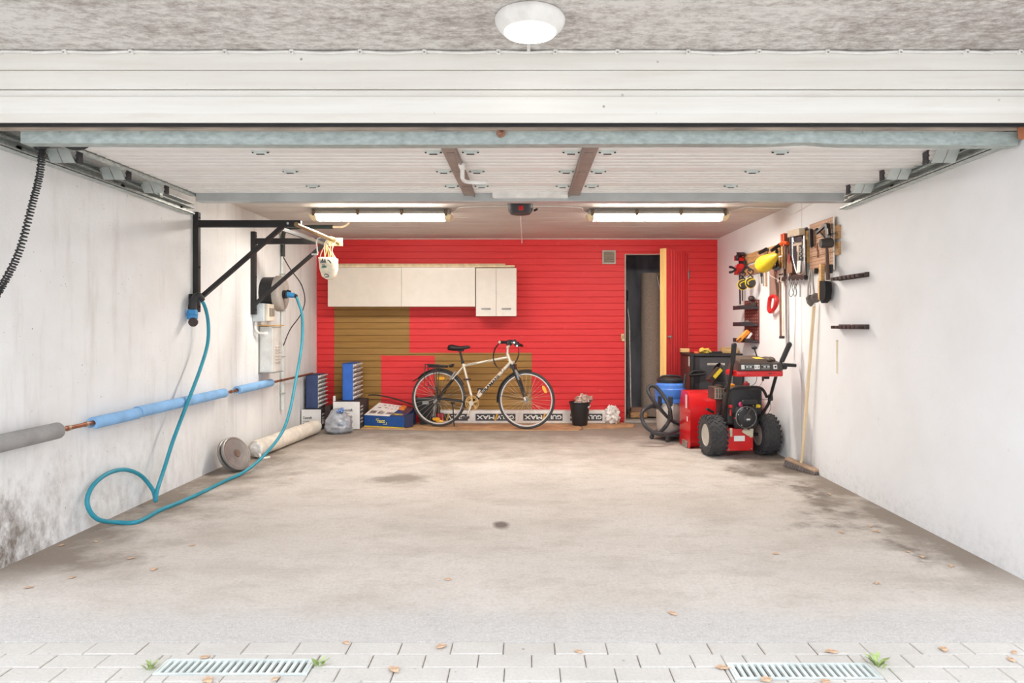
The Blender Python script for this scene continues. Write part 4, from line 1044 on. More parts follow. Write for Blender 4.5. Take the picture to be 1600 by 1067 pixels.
# ------------------------------------------------------------------ storage door and what stands behind it
hx_, fx_ = 2.06, 1.66; hp_, fp_ = V((2.055,8.735,0)), V((1.655,8.155,0)); dd = (fp_-hp_).normalized(); nn = V((-dd.y, dd.x, 0))
if nn.y > 0: nn = -nn                               # outward, to the camera
LW_ = (fp_-hp_).length
dr = bpy.data.objects.new('door_1', None); COL.objects.link(dr); dr.location = hp_; ORG['door_1'] = hp_.copy(); dr['kind'] = 'structure'
tag(dr, 'open red boarded door with a bare pine edge at the dark doorway', 'door', kind='structure')
def DPt(u_, t_, z): return hp_+dd*u_+nn*t_+V((0,0,z))
b = B(); vs = []; prof = []; nb = 9; wb_ = LW_/nb
for k in range(nb):
    prof += [(k*wb_+.001,.0),(k*wb_+.006,.006),((k+1)*wb_-.006,.006),((k+1)*wb_-.001,.0)]
n = len(prof)
vs = [DPt(u_,t_,.04) for u_,t_ in prof]+[DPt(u_,t_,2.165) for u_,t_ in prof]
b.add(vs, [(i,i+1,n+i+1,n+i) for i in range(n-1)]+[tuple(range(n,2*n))])
q = [DPt(0,-.012,.04),DPt(LW_,-.012,.04),DPt(LW_,0,.04),DPt(0,0,.04)]; b.hexa(q, [p+V((0,0,2.125)) for p in q])
put('door_boards', b, M('red_door_paint', (234,62,66), .5, 0, .06, 5, (3,3,.4)), dr, recalc=False, sharp=True)
q = [DPt(LW_-.05,-.075,.04),DPt(LW_+.001,-.075,.04),DPt(LW_+.001,.004,.04),DPt(LW_-.05,.004,.04)]
b = B().hexa(q, [p+V((0,0,2.128)) for p in q])
q = [DPt(0,-.06,.04),DPt(.05,-.06,.04),DPt(.05,-.012,.04),DPt(0,-.012,.04)]; b.hexa(q, [p+V((0,0,2.125)) for p in q])
for z in (.3,1.1,1.95): 
    q = [DPt(.05,-.05,z),DPt(LW_-.05,-.05,z),DPt(LW_-.05,-.012,z),DPt(.05,-.012,z)]; b.hexa(q, [p+V((0,0,.1)) for p in q])
put('door_stile', b, M('bare_pine', (240,190,116), .5, 0, .08, 4, (5,5,.4)), dr, 'bare pine edge', sharp=True)
b = B().cyl(DPt(LW_-.045,.006,1.11),DPt(LW_-.045,.03,1.11),.012).ball(DPt(LW_-.045,.04,1.11),.02); put('door_knob', b, dull_steel, dr)
for z in (.35,1.85):
    b = B().box(hp_.x-.005,hp_.x+.018,YB-.03,YB-.012,z,z+.09,.002).cyl((hp_.x+.002,YB-.03,z-.01),(hp_.x+.002,YB-.03,z+.1),.009); put('door_hinge', b, dull_steel, dr)
b = B().box(1.20,1.242,YB-.006,YB,1.07,1.14,.002).box(1.205,1.245,YB-.03,YB-.012,1.045,1.085,.004); b.tube([(1.212,YB-.02,1.085),(1.212,YB-.02,1.105),(1.225,YB-.02,1.115),(1.238,YB-.02,1.105),(1.238,YB-.02,1.085)], .005, 6, 4)
single('padlock', b, M('padlock_brass', (206,176,130), .35, .6), 'small brass padlock and hasp on the red wall left of the doorway', 'padlock')
b = B(); sp = []
for k in range(120):
    an = k*2*math.pi/30; r = .142-.0021*k*.25; sp.append((r*math.cos(an), r*math.sin(an)))
b.lathe([(.146,0),(.150,.02),(.148,1.0),(.150,1.92),(.147,1.935),(.13,1.925),(.10,1.932),(.06,1.922),(.0,1.93)], (1.70,9.32,.02), seg=48)
single('carpet_roll', b, carpet_grey, 'tall grey carpet roll standing upright inside the dark doorway', 'carpet roll')
b = B().tube([(1.80,9.10,1.93),(1.74,9.10,1.90),(1.75,9.10,1.82),(1.79,9.08,1.66),(1.83,9.06,1.45),(1.9,9.05,.1)], .014, 8, 4); single('bent_rod', b, dull_steel, 'bent pale rod leaning on the carpet roll in the doorway', 'rod')
for i, (pxa, pya, pxb, pyb, D_, c_, lb) in enumerate(((979.5,470,978.5,645,9.0,(206,206,190),'dark and yellow ski pole at the left edge of the dark doorway'),(983,500,986,640,9.1,(214,210,200),'white ski standing beside the ski pole in the dark doorway'))):
    p1, p0 = W(pxa,pya,D_+.1), W(pxb,pyb,D_); p0.z = .02; b = B()
    if i: b.bar(p0, p1, .035, .012, (1,0,0)); b.bar(p1, p1+V((-.02,.02,.16)), .030, .010, (1,0,0)); single('ski', b, M('ski_white', c_, .4, 0, .2, 12), lb, 'ski')
    else:
        b.tube([p0,p1], .010, 8); b.m = 1; b.tube([p1+V((0,-.004,-.25)),p1+V((0,-.004,-.62))], .0125, 8); b.m = 0; b.tube([p1,p1+V((0,0,.14))], .017, 8); b.lathe([(.01,.06),(.045,.07),(.012,.08)], p0)
        single('ski_pole', b, [black_plastic, M('ski_yellow', (170,164,60), .5)], lb, 'ski pole')
b = B().box(1.36,1.58,9.0,9.12,.03,.10,.004); single('wooden_block', b, wood_board, 'lower wooden block on the floor inside the dark doorway', 'wooden block', sharp=True)
b = B().box(1.37,1.55,9.01,9.10,.101,.16,.004); single('wooden_block', b, M('dark_block', (150,116,96), .7), 'darker block lying on the wooden block inside the dark doorway', 'wooden block', sharp=True)
# ------------------------------------------------------------------ bicycle (local: x forward, y away, z up; origin under the rear hub)
bi = thing('bicycle', (-1.085,8.335,.0135), 'silver and black hybrid bicycle with rear rack standing before the red wall', 'bicycle', rot=(-.02,0,-.195))
SX = 1.026
def Q(cx_, cy_, y=0.0): return V(((cx_-346)/806.5*SX, y, (977-cy_)/806.5))
RH, FH = V((0,0,.345)), V((1.093,0,.345)); WR = .345
bsil = M('bike_silver', (228,218,198), .3, .35, .04); bblk = M('bike_black', (38,36,36), .35)
def wheel(c):
    t = put('wheel', B().ring(c, (0,1,0), WR-.0165, .0165, 64, 12), tyre_mat, bi)
    b = B().lathe([(WR-.036,-.011),(WR-.054,-.012),(WR-.058,-.006),(WR-.058,.006),(WR-.054,.012),(WR-.036,.011)], c, (0,1,0), 64)
    b = B(); seg = 64; pr = [(WR-.030,-.011),(WR-.039,-.011),(WR-.046,0),(WR-.039,.011),(WR-.030,.011)]; vs = []
    for r, h in pr: vs += [c+V((r*math.cos(2*math.pi*i/seg),h,r*math.sin(2*math.pi*i/seg))) for i in range(seg)]
    b.add(vs, [(k*seg+i,k*seg+(i+1)%seg,((k+1)%5)*seg+(i+1)%seg,((k+1)%5)*seg+i) for k in range(5) for i in range(seg)])
    put('rim', b, chrome if False else M('rim_alloy', (222,218,212), .35, .4), t)
    b = B()
    for k in range(32):
        a = 2*math.pi*k/32; a2 = a+(.55 if k%4<2 else -.55); y = .028 if k%2 else -.028
        b.cyl(c+V((.022*math.cos(a2),y,.022*math.sin(a2))), c+V(((WR-.048)*math.cos(a),0,(WR-.048)*math.sin(a))), .0014, seg=5)
    put('spokes', b, M('spoke_steel', (206,196,176), .3, .6), t)
    put('hub', B().cyl(c+V((0,-.045,0)),c+V((0,.045,0)),.014).cyl(c+V((0,-.032,0)),c+V((0,-.026,0)),.027).cyl(c+V((0,.026,0)),c+V((0,.032,0)),.027).cyl(c+V((0,-.06,0)),c+V((0,.06,0)),.007), dull_steel, t)
    return t
rw, fw = wheel(RH), wheel(FH)
def reflector(c, a, par):
    c = V(c); d = V((math.cos(a),0,math.sin(a))); e = V((-d.z,0,d.x)); b = B()
    b.prism([(-.052,0),(-.035,-.016),(0,-.02),(.035,-.016),(.052,0),(.035,.016),(0,.02),(-.035,.016)], c+V((0,-.016,0)), d, e, (0,.016,0)); put('reflector', b, amber, par, 'amber spoke reflector')
reflector(Q(370,502), 0, rw); reflector(Q(326,903), 0, rw); reflector((Q(1378,592)), -1.1, fw)
BB = Q(690,735); ST = Q(592,372); HT, HBt = Q(1020,258), Q(1056,352)
b = B().tube([BB.lerp(ST,.16), ST], .016, 14).tube([ST+(ST-BB).normalized()*.04, ST], .017, 14)
b.tube([ST+V((.0,0,-.005)), HT+(HBt-HT)*.32], .0165, 14); b.tube([BB.lerp(HBt,.13)+V((0,0,.005)), HBt.lerp(HT,.12)], [.021,.023], 14).tube([HT, HBt], .021, 14)
for y in (-1,1): b.tube([ST+V((.0,y*.018,-.015)), ST.lerp(RH,.42)+V((0,y*.042,0))], .0085, 10)
put('frame', b, bsil, bi, 'champagne silver frame tubes')
b = B()
for y in (-1,1):
    b.tube([ST.lerp(RH,.42)+V((0,y*.042,0)), RH+V((0,y*.056,.0))], .009, 10); b.tube([BB+V((0,y*.03,0)), BB.lerp(RH,.4)+V((0,y*.045,0)), RH+V((0,y*.056,0))], .0105, 10)
b.tube([BB, BB.lerp(ST,.16)], .0175, 12).tube([BB, BB.lerp(HBt,.14)+V((0,0,.004))], .024, 12).cyl(BB+V((0,-.038,0)),BB+V((0,.038,0)),.022)
put('rear_triangle', b, bblk, bi, 'black lower frame stays')
b = B().tube([ST+V((-.005,0,.02)), Q(557,240)], .0135, 12).cyl(ST+(ST-BB).normalized()*.02, ST+(ST-BB).normalized()*.05,.02); b.bar(Q(540,232),Q(590,228),.03,.02); put('seat_post', b, black_steel, bi)
# saddle
b = B(); sec = []; n = 14; vs = []
prof = [(437,.030,205,20),(450,.062,193,34),(480,.078,192,40),(520,.066,200,34),(560,.042,200,26),(600,.026,195,22),(635,.018,190,20),(655,.010,192,14)]
for cx_, hw, cy_, th in prof:
    for i in range(n):
        a = 2*math.pi*i/n; p = Q(cx_, cy_); s_ = math.sin(a); vs.append(p+V((0, hw*math.cos(a), (s_*th/806.5*.6 if s_>0 else s_*th/806.5*1.0))))
b.add(vs, [(k*n+i,k*n+(i+1)%n,(k+1)*n+(i+1)%n,(k+1)*n+i) for k in range(len(prof)-1) for i in range(n)]+[tuple(range(n)),tuple(range(7*n,8*n))[::-1]])
for y in (-.02,.02): b.tube([Q(480,215,y),Q(555,232,y),Q(620,205,y*.6)], .004, 6, 3)
put('saddle', b, M('saddle_black', (34,30,32), .45), bi, angle=70)
# fork, stem, bars
FC = Q(1078,385)
b = B()
for y in (-1,1): b.tube([FC+V((0,y*.052,.02)), FC.lerp(FH,.5)+V((.004,y*.052,0)), FH+V((0,y*.052,0))], [.019,.011], 12)
b.bar(FC+V((0,-.07,.01)), FC+V((0,.07,.01)), .05, .05); b.tube([HBt, FC+V((.002,0,.02))], .018, 10)
put('fork', b, bblk, bi, 'black suspension fork')
b = B()
for y in (-1,1): b.tube([FC+V((-.008,y*.052,.075)), FC+V((0,y*.052,.02))], .012, 10).tube([FC.lerp(FH,.90)+V((0,y*.052,0)), FH+V((0,y*.052,0))], .013, 10).tube([FC.lerp(FH,.3)+V((.012,y*.056,0)), FC.lerp(FH,.6)+V((.010,y*.056,0))], .006, 6)
put('fork_slider', b, bsil, bi, 'silver fork ends')
b = B().tube([HT, Q(1024,222), Q(1026,190)], .015, 12).tube([Q(1022,196),Q(1045,172),Q(1075,150)], .014, 12).ball(Q(1024,195),.022,.026,.022,12,8); put('stem', b, bsil, bi)
bc = Q(1072,148)
e0, e1 = Q(990,143,-.235), Q(1115,178,.27)
b = B().tube([e0, e0.lerp(bc,.55)+V((0,0,-.004)), bc, e1.lerp(bc,.5), e1], .0115, 10, 3)
put('handlebar', b, M('bar_alloy', (206,190,180), .3, .6), bi)
b = B().tube([e0, e0.lerp(bc,.48)], .0185, 12); put('grip', b, black_plastic, bi)
b = B().cyl(e0+(e0-bc).normalized()*.004, e0-(e0-bc).normalized()*.002, .0165); put('grip_end', b, M('grip_end_grey', (196,186,170), .5), bi, 'grey grip end')
b = B().tube([e1, e1.lerp(bc,.45)], .0185, 12); put('grip', b, black_plastic, bi)
b = B()
for e, s_ in ((e0,-1),(e1,1)):
    m_ = e.lerp(bc,.62); b.box(m_.x-.02,m_.x+.035,m_.y-.022,m_.y+.022,m_.z-.03,m_.z+.024,.008); b.tube([m_+V((.03,0,-.01)), m_+V((.06,-s_*-.05,-.02)), m_+V((.055,s_*.13,-.035))], [.009,.006], 8, 4)
p = Q(1085,128,-.02); b.bar(p+V((-.005,0,.004)), Q(1135,185,-.04), .05, .035, (0,1,0), .008).bar(Q(1075,130,-.03),Q(1030,136,-.05),.03,.022,(0,1,0),.006)
put('brake_lever', b, black_plastic, bi)
b = B().box(*(Q(1090,140).x-.008,Q(1090,140).x+.02),-.065,-.058,Q(1090,150).z-.01,Q(1090,150).z+.012).box(Q(1122,178).x-.006,Q(1122,178).x+.012,-.068,-.06,Q(1122,182).z-.006,Q(1122,182).z+.014); put('shifter_trim', b, chrome, bi)
b = B()
b.tube([Q(985,150,-.19),Q(935,200,-.14),Q(903,280,-.08),(Q(908,340,-.05)),Q(940,395,-.03),Q(975,430,-.02)], .0042, 6, 6)
b.tube([Q(975,155,-.2),Q(925,210,-.15),Q(898,290,-.08),Q(905,350,-.05),Q(940,398,-.03)], .0042, 6, 6)
b.tube([Q(1130,195,-.03),Q(1136,240,-.03),Q(1130,290,-.03),Q(1105,340,-.04),Q(1070,375,-.05)], .0048, 6, 6)
b.tube([Q(1128,200,-.0),Q(1132,250,-.02),Q(1118,310,-.04),Q(1100,360,-.06),Q(1120,440,-.06)], .0048, 6, 6)
put('brake_cable', b, M('cable_housing', (44,32,30), .5), bi)
b = B()
p = FC.lerp(FH,.22)+V((.035,-.058,.0)); b.bar(p+V((-.03,0,.06)), p+V((.01,0,-.06)), .02, .016, (0,1,0)); b.bar(p+V((-.02,0,.045)),p+V((.03,0,-.03)),.014,.014,(0,1,0))
put('brake_caliper', b, dull_steel, bi); b = B()
p = ST.lerp(RH,.30)+V((-.02,-.05,0)); b.bar(p+V((.03,0,.05)),p+V((-.04,0,-.05)),.02,.016,(0,1,0))
put('brake_caliper', b, dull_steel, bi)
# mudguards, rack
def guard(c, a0, a1, nm):
    b = B(); seg = 40; vs = []
    for k in range(seg+1):
        a = a0+(a1-a0)*k/seg; e = V((math.cos(a),0,math.sin(a)))
        for y, dr_ in ((-.028,-.010),(-.018,.003),(0,.007),(.018,.003),(.028,-.010)): vs.append(c+e*(WR+.014+dr_)+V((0,y,0)))
        for y, dr_ in ((.026,-.012),(.017,0),(0,.004),(-.017,0),(-.026,-.012)): vs.append(c+e*(WR+.014+dr_)+V((0,y,0)))
    n = 10; b.add(vs, [(k*n+i,k*n+(i+1)%n,(k+1)*n+(i+1)%n,(k+1)*n+i) for k in range(seg) for i in range(n)]+[tuple(range(n)),tuple(range(seg*n,seg*n+n))])
    return b
b = guard(RH, math.radians(28), math.radians(140), 1)
pe = RH+V((math.cos(math.radians(140)),0,math.sin(math.radians(140))))*(WR+.015); b.hexa([pe+V((0,-.028,0)),pe+V((0,.028,0)),pe+V((-.004,.028,.006)),pe+V((-.004,-.028,.006))],[pe+V((-.055,-.028,-.035)),pe+V((-.055,.028,-.035)),pe+V((-.058,.028,-.03)),pe+V((-.058,-.028,-.03))])
put('mudguard', b, black_plastic, bi)
b = guard(FH, math.radians(80), math.radians(186), 1)
for y in (-.04,.04): b.tube([FH+V((-WR*.99,y*.6,.05)), FH+V((0,y*1.3,0))], .0025, 5)
put('mudguard', b, black_plastic, bi)
b = B()
for y in (-.05,.05): b.tube([Q(222,420,y),Q(222,372,y),Q(240,368,y),Q(440,378,y),Q(490,362,y*.6),Q(478,390,y*.5)], .006, 8, 3).tube([Q(222,410,y*1.2),Q(220,560,y*1.4),Q(240,580,y*1.4),Q(340,625,y*1.4),Q(346,690,y*1.3)], .005, 8, 3)
for cx_ in (300,330,365): b.tube([Q(cx_,385,-.05),Q(cx_+ (352-cx_)*.5,540,-.065),Q(350,690,-.065)], .0045, 6, 3)
for cx_ in (255,300,350,400,440): b.cyl(Q(cx_,376,-.05),Q(cx_,376,.05),.005,seg=6)
b.box(Q(250,0).x,Q(430,0).x,-.035,.035,Q(0,398).z,Q(0,372).z,.006); b.ball(Q(468,378),.03,.02,.02,10,8)
put('rear_rack', b, bblk, bi)
# drive
yc = -.052
b = B().ring(BB+V((0,yc,0)),(0,1,0),.080,.0055,48,6,sy=.5).ring(BB+V((0,yc+.01,0)),(0,1,0),.062,.006,40,6,sy=.5)
for k in range(5):
    a = 2*math.pi*k/5+.4; d = V((math.cos(a),0,math.sin(a))); b.bar(BB+V((0,yc,0)), BB+V((0,yc,0))+d*.078, .024, .005, (0,1,0))
for k in range(44):
    a = 2*math.pi*k/44; d = V((math.cos(a),0,math.sin(a))); b.bar(BB+V((0,yc,0))+d*.083, BB+V((0,yc,0))+d*.091, .004, .003, (0,1,0))
put('chainring', b, bronze, bi, 'bronze coloured chainrings')
b = B().cyl(BB+V((0,-.085,0)),BB+V((0,.07,0)),.012)
pd, pu = Q(652,870), Q(742,612)
b.bar(BB+V((0,-.075,0)), pd+V((0,-.085,.0)), .024, .016, (0,1,0), .004); b.bar(BB+V((0,.06,0)), pu+V((0,.07,0)), .024, .016, (0,1,0), .004).cyl(BB+V((0,-.088,0)),BB+V((0,-.062,0)),.030)
put('crank', b, M('crank_alloy', (218,206,188), .3, .5), bi)
for p, y in ((pd,-.14),(pu,.125)):
    b = B().box(p.x-.045,p.x+.03,y-.045,y+.045,p.z-.014,p.z+.014,.005).cyl(p+V((0,y-.05,0)),p+V((0,y+.05,0)),.007); put('pedal', b, dark_plastic, bi)
b = B(); 
for z in (.085,-.085): b.tube([BB+V((0,yc,z)), RH+V((0,yc,.045 if z>0 else -.05))], .004, 6)
put('chain', b, M('chain_steel', (110,96,82), .4, .6), bi)
b = B()
for k in range(6): b.lathe([(.022,0),(.030+.0035*k,0),(.030+.0035*k,.002),(.022,.002)], RH+V((0,-.030-.003*(5-k)-.004,0)), (0,1,0), 24)
put('cassette', b, M('cassette_steel', (96,90,86), .4, .6), bi)
b = B().bar(RH+V((0,-.06,-.01)),Q(315,745,-.065),.03,.022,(0,1,0),.004).bar(Q(330,760,-.065),Q(312,870,-.06),.016,.02,(0,1,0)).ring(Q(325,790,-.065),(0,1,0),.02,.005,16,6).ring(Q(315,868,-.06),(0,1,0),.02,.005,16,6); put('derailleur', b, dull_steel, bi)
b = B().tube([Q(492,735,-.05),Q(510,800,-.08),Q(538,930,-.15),Q(546,952,-.16)], .008, 8, 3).box(Q(480,0).x,Q(515,0).x,-.06,-.03,Q(0,750).z,Q(0,730).z,.003); put('kickstand', b, bblk, bi)
b = B().ring(BB.lerp(ST,.62),(ST-BB),.019,.006,16,6).bar(BB.lerp(ST,.62)+V((-.04,-.02,0)),BB.lerp(ST,.62)+V((.05,-.02,.004)),.02,.02); put('lock_bracket', b, M('bracket_brown', (64,40,32), .5), bi)
b = B(); dv = (HBt-BB).normalized(); uv = V((-dv.z,0,dv.x))
if uv.z < 0: uv = -uv
o_ = BB.lerp(HBt,.24)+V((0,-.0245,0))-uv*.019; text(b, 'SIRAMANI', o_, dv, uv, .30, .038, .0006, .03)
o_ = BB.lerp(HBt,.80)+V((0,-.0245,0)); b.prism([(-.004,-.018),(.03,.018),(.036,.018),(.004,-.018)], o_, dv, uv, (0,-.0006,0))
tv = (HT+(HBt-HT)*.32-ST).normalized(); u2 = V((-tv.z,0,tv.x))
o_ = ST+tv*.035+V((0,-.0172,0))-u2*.008; text(b, 'outdoor', o_, tv, u2, .15, .017, .0005, .0)
o_ = ST+tv*.24+V((0,-.0172,0)); b.prism([(0,-.010),(.09,.004),(.12,.012),(.11,.004),(.04,-.008)], o_, tv, u2, (0,-.0006,0))
put('decal', b, ink, bi, 'black frame lettering', sharp=True)

# ------------------------------------------------------------------ snow blower (local: x right, y away, z up)
sb = thing('snow_blower', (2.04,6.58,.001), 'red and black two stage snow blower parked against the right wall', 'snow blower', rot=(0,0,.10))
def swheel(x):
    c = V((x,0,.197)); o_ = put('wheel', B().turn([(.106,-.070),(.114,-.080),(.150,-.083),(.176,-.076),(.186,-.06),(.189,-.03),(.190,0),(.189,.03),(.186,.06),(.176,.076),(.150,.083),(.114,.080),(.106,.070)], c, (1,0,0), 40), tyre_mat, sb)
    b = B()
    for k in range(22):
        a = 2*math.pi*k/22; 
        for j, xx in enumerate((-.055,-.018,.018,.055)):
            aa = a+(.07 if j%2 else -.07); d = V((0,math.cos(aa),math.sin(aa))); tt = V((0,-math.sin(aa),math.cos(aa)))
            p = c+V((xx,0,0))+d*.184; w1 = V((.016,0,0))+tt*(.010 if j%2 else -.010)
            b.hexa([p-w1-tt*.010,p+w1-tt*.010,p+w1+tt*.010,p-w1+tt*.010],[q+d*.011 for q in (p-w1*.9-tt*.008,p+w1*.9-tt*.008,p+w1*.9+tt*.008,p-w1*.9+tt*.008)])
        for s in (-1,1):
            d = V((0,math.cos(a),math.sin(a))); tt = V((0,-math.sin(a),math.cos(a))); p = c+V((s*.077,0,0))+d*.178
            b.hexa([p-tt*.012+d*-.012,p+tt*.012+d*-.012,p+tt*.012+d*.010,p-tt*.012+d*.010],[q+V((s*.010,0,0)) for q in (p-tt*.010+d*-.01,p+tt*.010+d*-.01,p+tt*.010+d*.008,p-tt*.010+d*.008)])
    put('tread_lugs', b, rubber, o_, sharp=True)
    b = B().lathe([(.108,-.07),(.100,-.074),(.094,-.05),(.060,-.035),(.040,-.045),(.0,-.046)], c, (1,0,0), 32); b.lathe([(.108,.07),(.100,.074),(.094,.05),(.060,.035),(.040,.045),(.0,.046)], c, (1,0,0), 32)
    put('wheel_rim', b, M('blower_rim', (206,200,188), .4, .2), o_)
    b = B().cyl(c+V((-.06,0,0)),c+V((.06,0,0)),.028)
    for k in range(5):
        a = 2*math.pi*k/5
        for s in (-1,1): b.cyl(c+V((s*.034,.05*math.cos(a),.05*math.sin(a))),c+V((s*.046,.05*math.cos(a),.05*math.sin(a))),.008,seg=6)
    put('hub', b, dull_steel, o_)
swheel(-.262); swheel(.258)
put('axle', B().cyl((-.25,0,.197),(.25,0,.197),.014), black_steel, sb)
# auger housing
prof = [(.62,.012),(.40,.012),(.345,.07),(.33,.20),(.335,.38),(.36,.50),(.41,.555),(.50,.572),(.62,.572),(.62,.558),(.50,.556),(.42,.54),(.375,.49),(.352,.38),(.348,.20),(.36,.075),(.41,.026),(.62,.026)]
n = len(prof); b = B(); vs = [(-.36,y,z) for y,z in prof]+[(.36,y,z) for y,z in prof]
b.add(vs, [(i,(i+1)%n,n+(i+1)%n,n+i) for i in range(n)]+[tuple(range(n)),tuple(range(n,2*n))[::-1]])
side = [(.66,.005),(.36,.005),(.335,.06),(.322,.20),(.326,.39),(.355,.51),(.41,.57),(.60,.575),(.66,.40)]
for x in (-.372,.36): b.prism(side, (x,0,0), (0,1,0), (0,0,1), (.012,0,0))
put('auger_housing', b, red_paint, sb, 'glossy red auger housing')
b = B().cyl((-.36,.50,.26),(.36,.50,.26),.022)
for s in (-1,1):
    pts = [V((s*(.05+.30*k/40), .50+.12*math.cos(k*.35*s), .26+.12*math.sin(k*.35*s))) for k in range(41)]; b.tube(pts, .012, 6)
put('auger', b, red_paint, sb)
b = B().box(-.386,-.372,.40,.54,.0,.07,.003).box(.372,.386,.40,.54,.0,.07,.003); put('skid_shoe', b, M('skid_steel', (170,160,150), .4, .6), sb)
b = B()
for (y, z, w, h) in ((.42,.40,.05,.14),(.40,.27,.03,.05)): b.box(-.3735,-.372,y,y+w,z,z+h)
put('decal', b, M('white_decal', (236,206,206), .5), sb, sharp=True)
b = B().lathe([(.16,.0),(.165,.03),(.15,.06)], (0,.24,.25), (0,1,0), 28).box(-.12,.12,.06,.28,.10,.42,.01); put('impeller_case', b, black_steel, sb)
# chute
b = B().lathe([(.085,.0),(.082,.05),(.075,.10)], (-.02,.44,.57), (0,0,1), 24); put('chute_collar', b, black_plastic, sb)
cz = [(-.02,.44,.66,.075),(-.03,.43,.74,.07),(-.06,.40,.82,.065)]
b = B(); vs = []; n = 14
pth = [(V((-.02,.45,.66)),.075,0),(V((-.03,.44,.73)),.074,.25),(V((-.045,.42,.78)),.07,.5),(V((-.07,.40,.82)),.06,.9)]
for p, r, tl in pth:
    for i in range(n+1):
        a = math.radians(360*i/n); q = V((r*math.cos(a)*1.0, r*math.sin(a), 0)); q = Matrix.Rotation(-tl, 4, 'Y') @ q; vs.append(p+q)
m = n+1; fs = [(k*m+i,k*m+i+1,(k+1)*m+i+1,(k+1)*m+i) for k in range(3) for i in range(n)]
b.add(vs, fs); b.add([v+V((0,0,0))+(v-V((-.03,.44,v.z))).normalized()*-.004 for v in vs], fs); put('chute', b, black_plastic, sb, angle=60)
b = B(); d = V((.115,0,.125)); p0 = V((-.155,.33,.70)); pl = [(0,0),(.17,0),(.17,.05),(0,.05)]
b.prism(pl, p0+V((-.02,0,.0)), d.normalized(), V((-.09,0,.083)).normalized()*-1, (0,.10,0)); put('chute_deflector', b, M('deflector_black', (54,46,42), .5), sb, sharp=True)
b = B(); b.prism([(.05,.006),(.165,.006),(.165,.044),(.05,.044)], p0+V((-.02,-.0015,0)), d.normalized(), V((-.09,0,.083)).normalized()*-1, (0,.001,0)); put('warning_label', b, yellow, sb, 'yellow warning label', sharp=True)
# engine
b = B().box(-.165,.165,-.10,.20,.30,.60,.03,seg=3).box(-.10,.15,-.06,.16,.59,.655,.02,seg=2); put('engine_block', b, M('engine_black', (50,48,48), .5), sb)
b = B().box(-.150,.172,-.15,-.08,.40,.665,.035,seg=3).box(-.11,.12,-.165,-.10,.27,.50,.04,seg=3); put('engine_shroud', b, black_plastic, sb)
rc = V((-.005,-.165,.385))
b = B().lathe([(.02,-.04),(.05,-.042),(.085,-.03),(.097,-.012),(.098,.0)], rc, (0,1,0), 36).box(rc.x-.05,rc.x+.10,-.205,-.17,.50,.55,.012,Matrix.Translation((0,0,0))); put('recoil_starter', b, black_plastic, sb)
b = B().ring(rc+V((0,-.008,0)),(0,1,0),.098,.006,40,8); put('recoil_ring', b, dull_steel, sb, 'grey starter ring')
b = B().lathe([(.0,-.046),(.035,-.045),(.04,-.04)], rc, (0,1,0), 24); b.bar(rc+V((-.02,-.05,.02)),rc+V((.04,-.05,.10)),.016,.016,(0,1,0),.004); put('recoil_handle', b, M('handle_charcoal', (70,66,66), .5), sb)
b = B()
for k in range(5): a = 2*math.pi*k/5+.3; b.cyl(rc+V((.085*math.cos(a),-.03,.085*math.sin(a))),rc+V((.085*math.cos(a),-.022,.085*math.sin(a))),.006,seg=6)
b.box(rc.x-.012,rc.x+.022,rc.y-.048,rc.y-.045,rc.z-.022,rc.z-.008); put('starter_bolt', b, zinc_pale, sb)
put('primer_bulb', B().ball((-.05,-.157,.505),.024,.015,.024), M('pink_red', (206,60,110), .4), sb, 'pink primer bulb')
b = B().box(-.165,-.13,-.165,-.14,.47,.50,.006).box(-.12,-.085,-.172,-.16,.37,.385,.004).box(-.16,-.145,-.168,-.16,.40,.46,.002); put('choke_lever', b, red_plastic, sb)
b = B().box(.07,.115,-.160,-.148,.465,.51,.006).cyl((.125,-.165,.487),(.125,-.14,.487),.016); b.m = 1; b.cyl((.088,-.162,.487),(.088,-.15,.487),.012); put('ignition_key', b, [yellow, ink], sb, 'yellow key switch')
b = B().lathe([(.03,0),(.032,.01),(.03,.035),(.012,.04),(.012,.05)], (.06,-.03,.66), (0,0,1), 20); put('fuel_cap', b, M('dark_red_cap', (150,40,46), .45), sb, 'dark red fuel cap')
b = B().box(-.13,-.07,-.08,-.03,.655,.69,.012,seg=2); put('oil_cap', b, M('orange_cap', (240,150,40), .4), sb, 'orange oil cap')
b = B().box(-.235,-.165,.02,.20,.53,.65,.006).box(-.165,-.12,.10,.2,.6,.66); put('muffler', b, M('muffler_dark', (92,80,72), .45, .5), sb)
b = B()
for k in range(4): b.box(-.237+k*.026,-.222+k*.026,.008,.02,.545,.635)
for z in (.54,.585,.635): b.box(-.245,-.135,.004,.014,z,z+.007)
put('muffler_guard', b, M('guard_steel', (196,178,160), .35, .7), sb, sharp=True)
b = B().box(-.175,.085,-.13,.10,.062,.275,.006); put('gearcase', b, red_paint, sb, 'red gearcase')
b = B().box(-.165,.075,.10,.30,.10,.30,.006).box(-.09,.02,-.138,-.13,.165,.225) if False else B().box(-.105,.0,-.1335,-.13,.155,.205); put('data_label', b, paper_white, sb, 'white data label', sharp=True)
b = B().bar((.05,-.14,.22),(-.02,-.14,.265),.05,.008,(0,1,0)).box(.045,.08,-.14,-.13,.20,.29,.003).bar((.06,-.14,.22),(.06,-.14,.19),.03,.006,(0,1,0)).box(-.15,-.125,-.145,-.13,.20,.28,.003); put('bracket', b, M('cream_bracket', (214,206,180), .45, .3), sb, sharp=True)
b = B()
for x in (-.155,.065):
    for z in (.08,.24): b.cyl((x,-.137,z),(x,-.13,z),.008,seg=6)
put('bolt', b, dull_steel, sb)
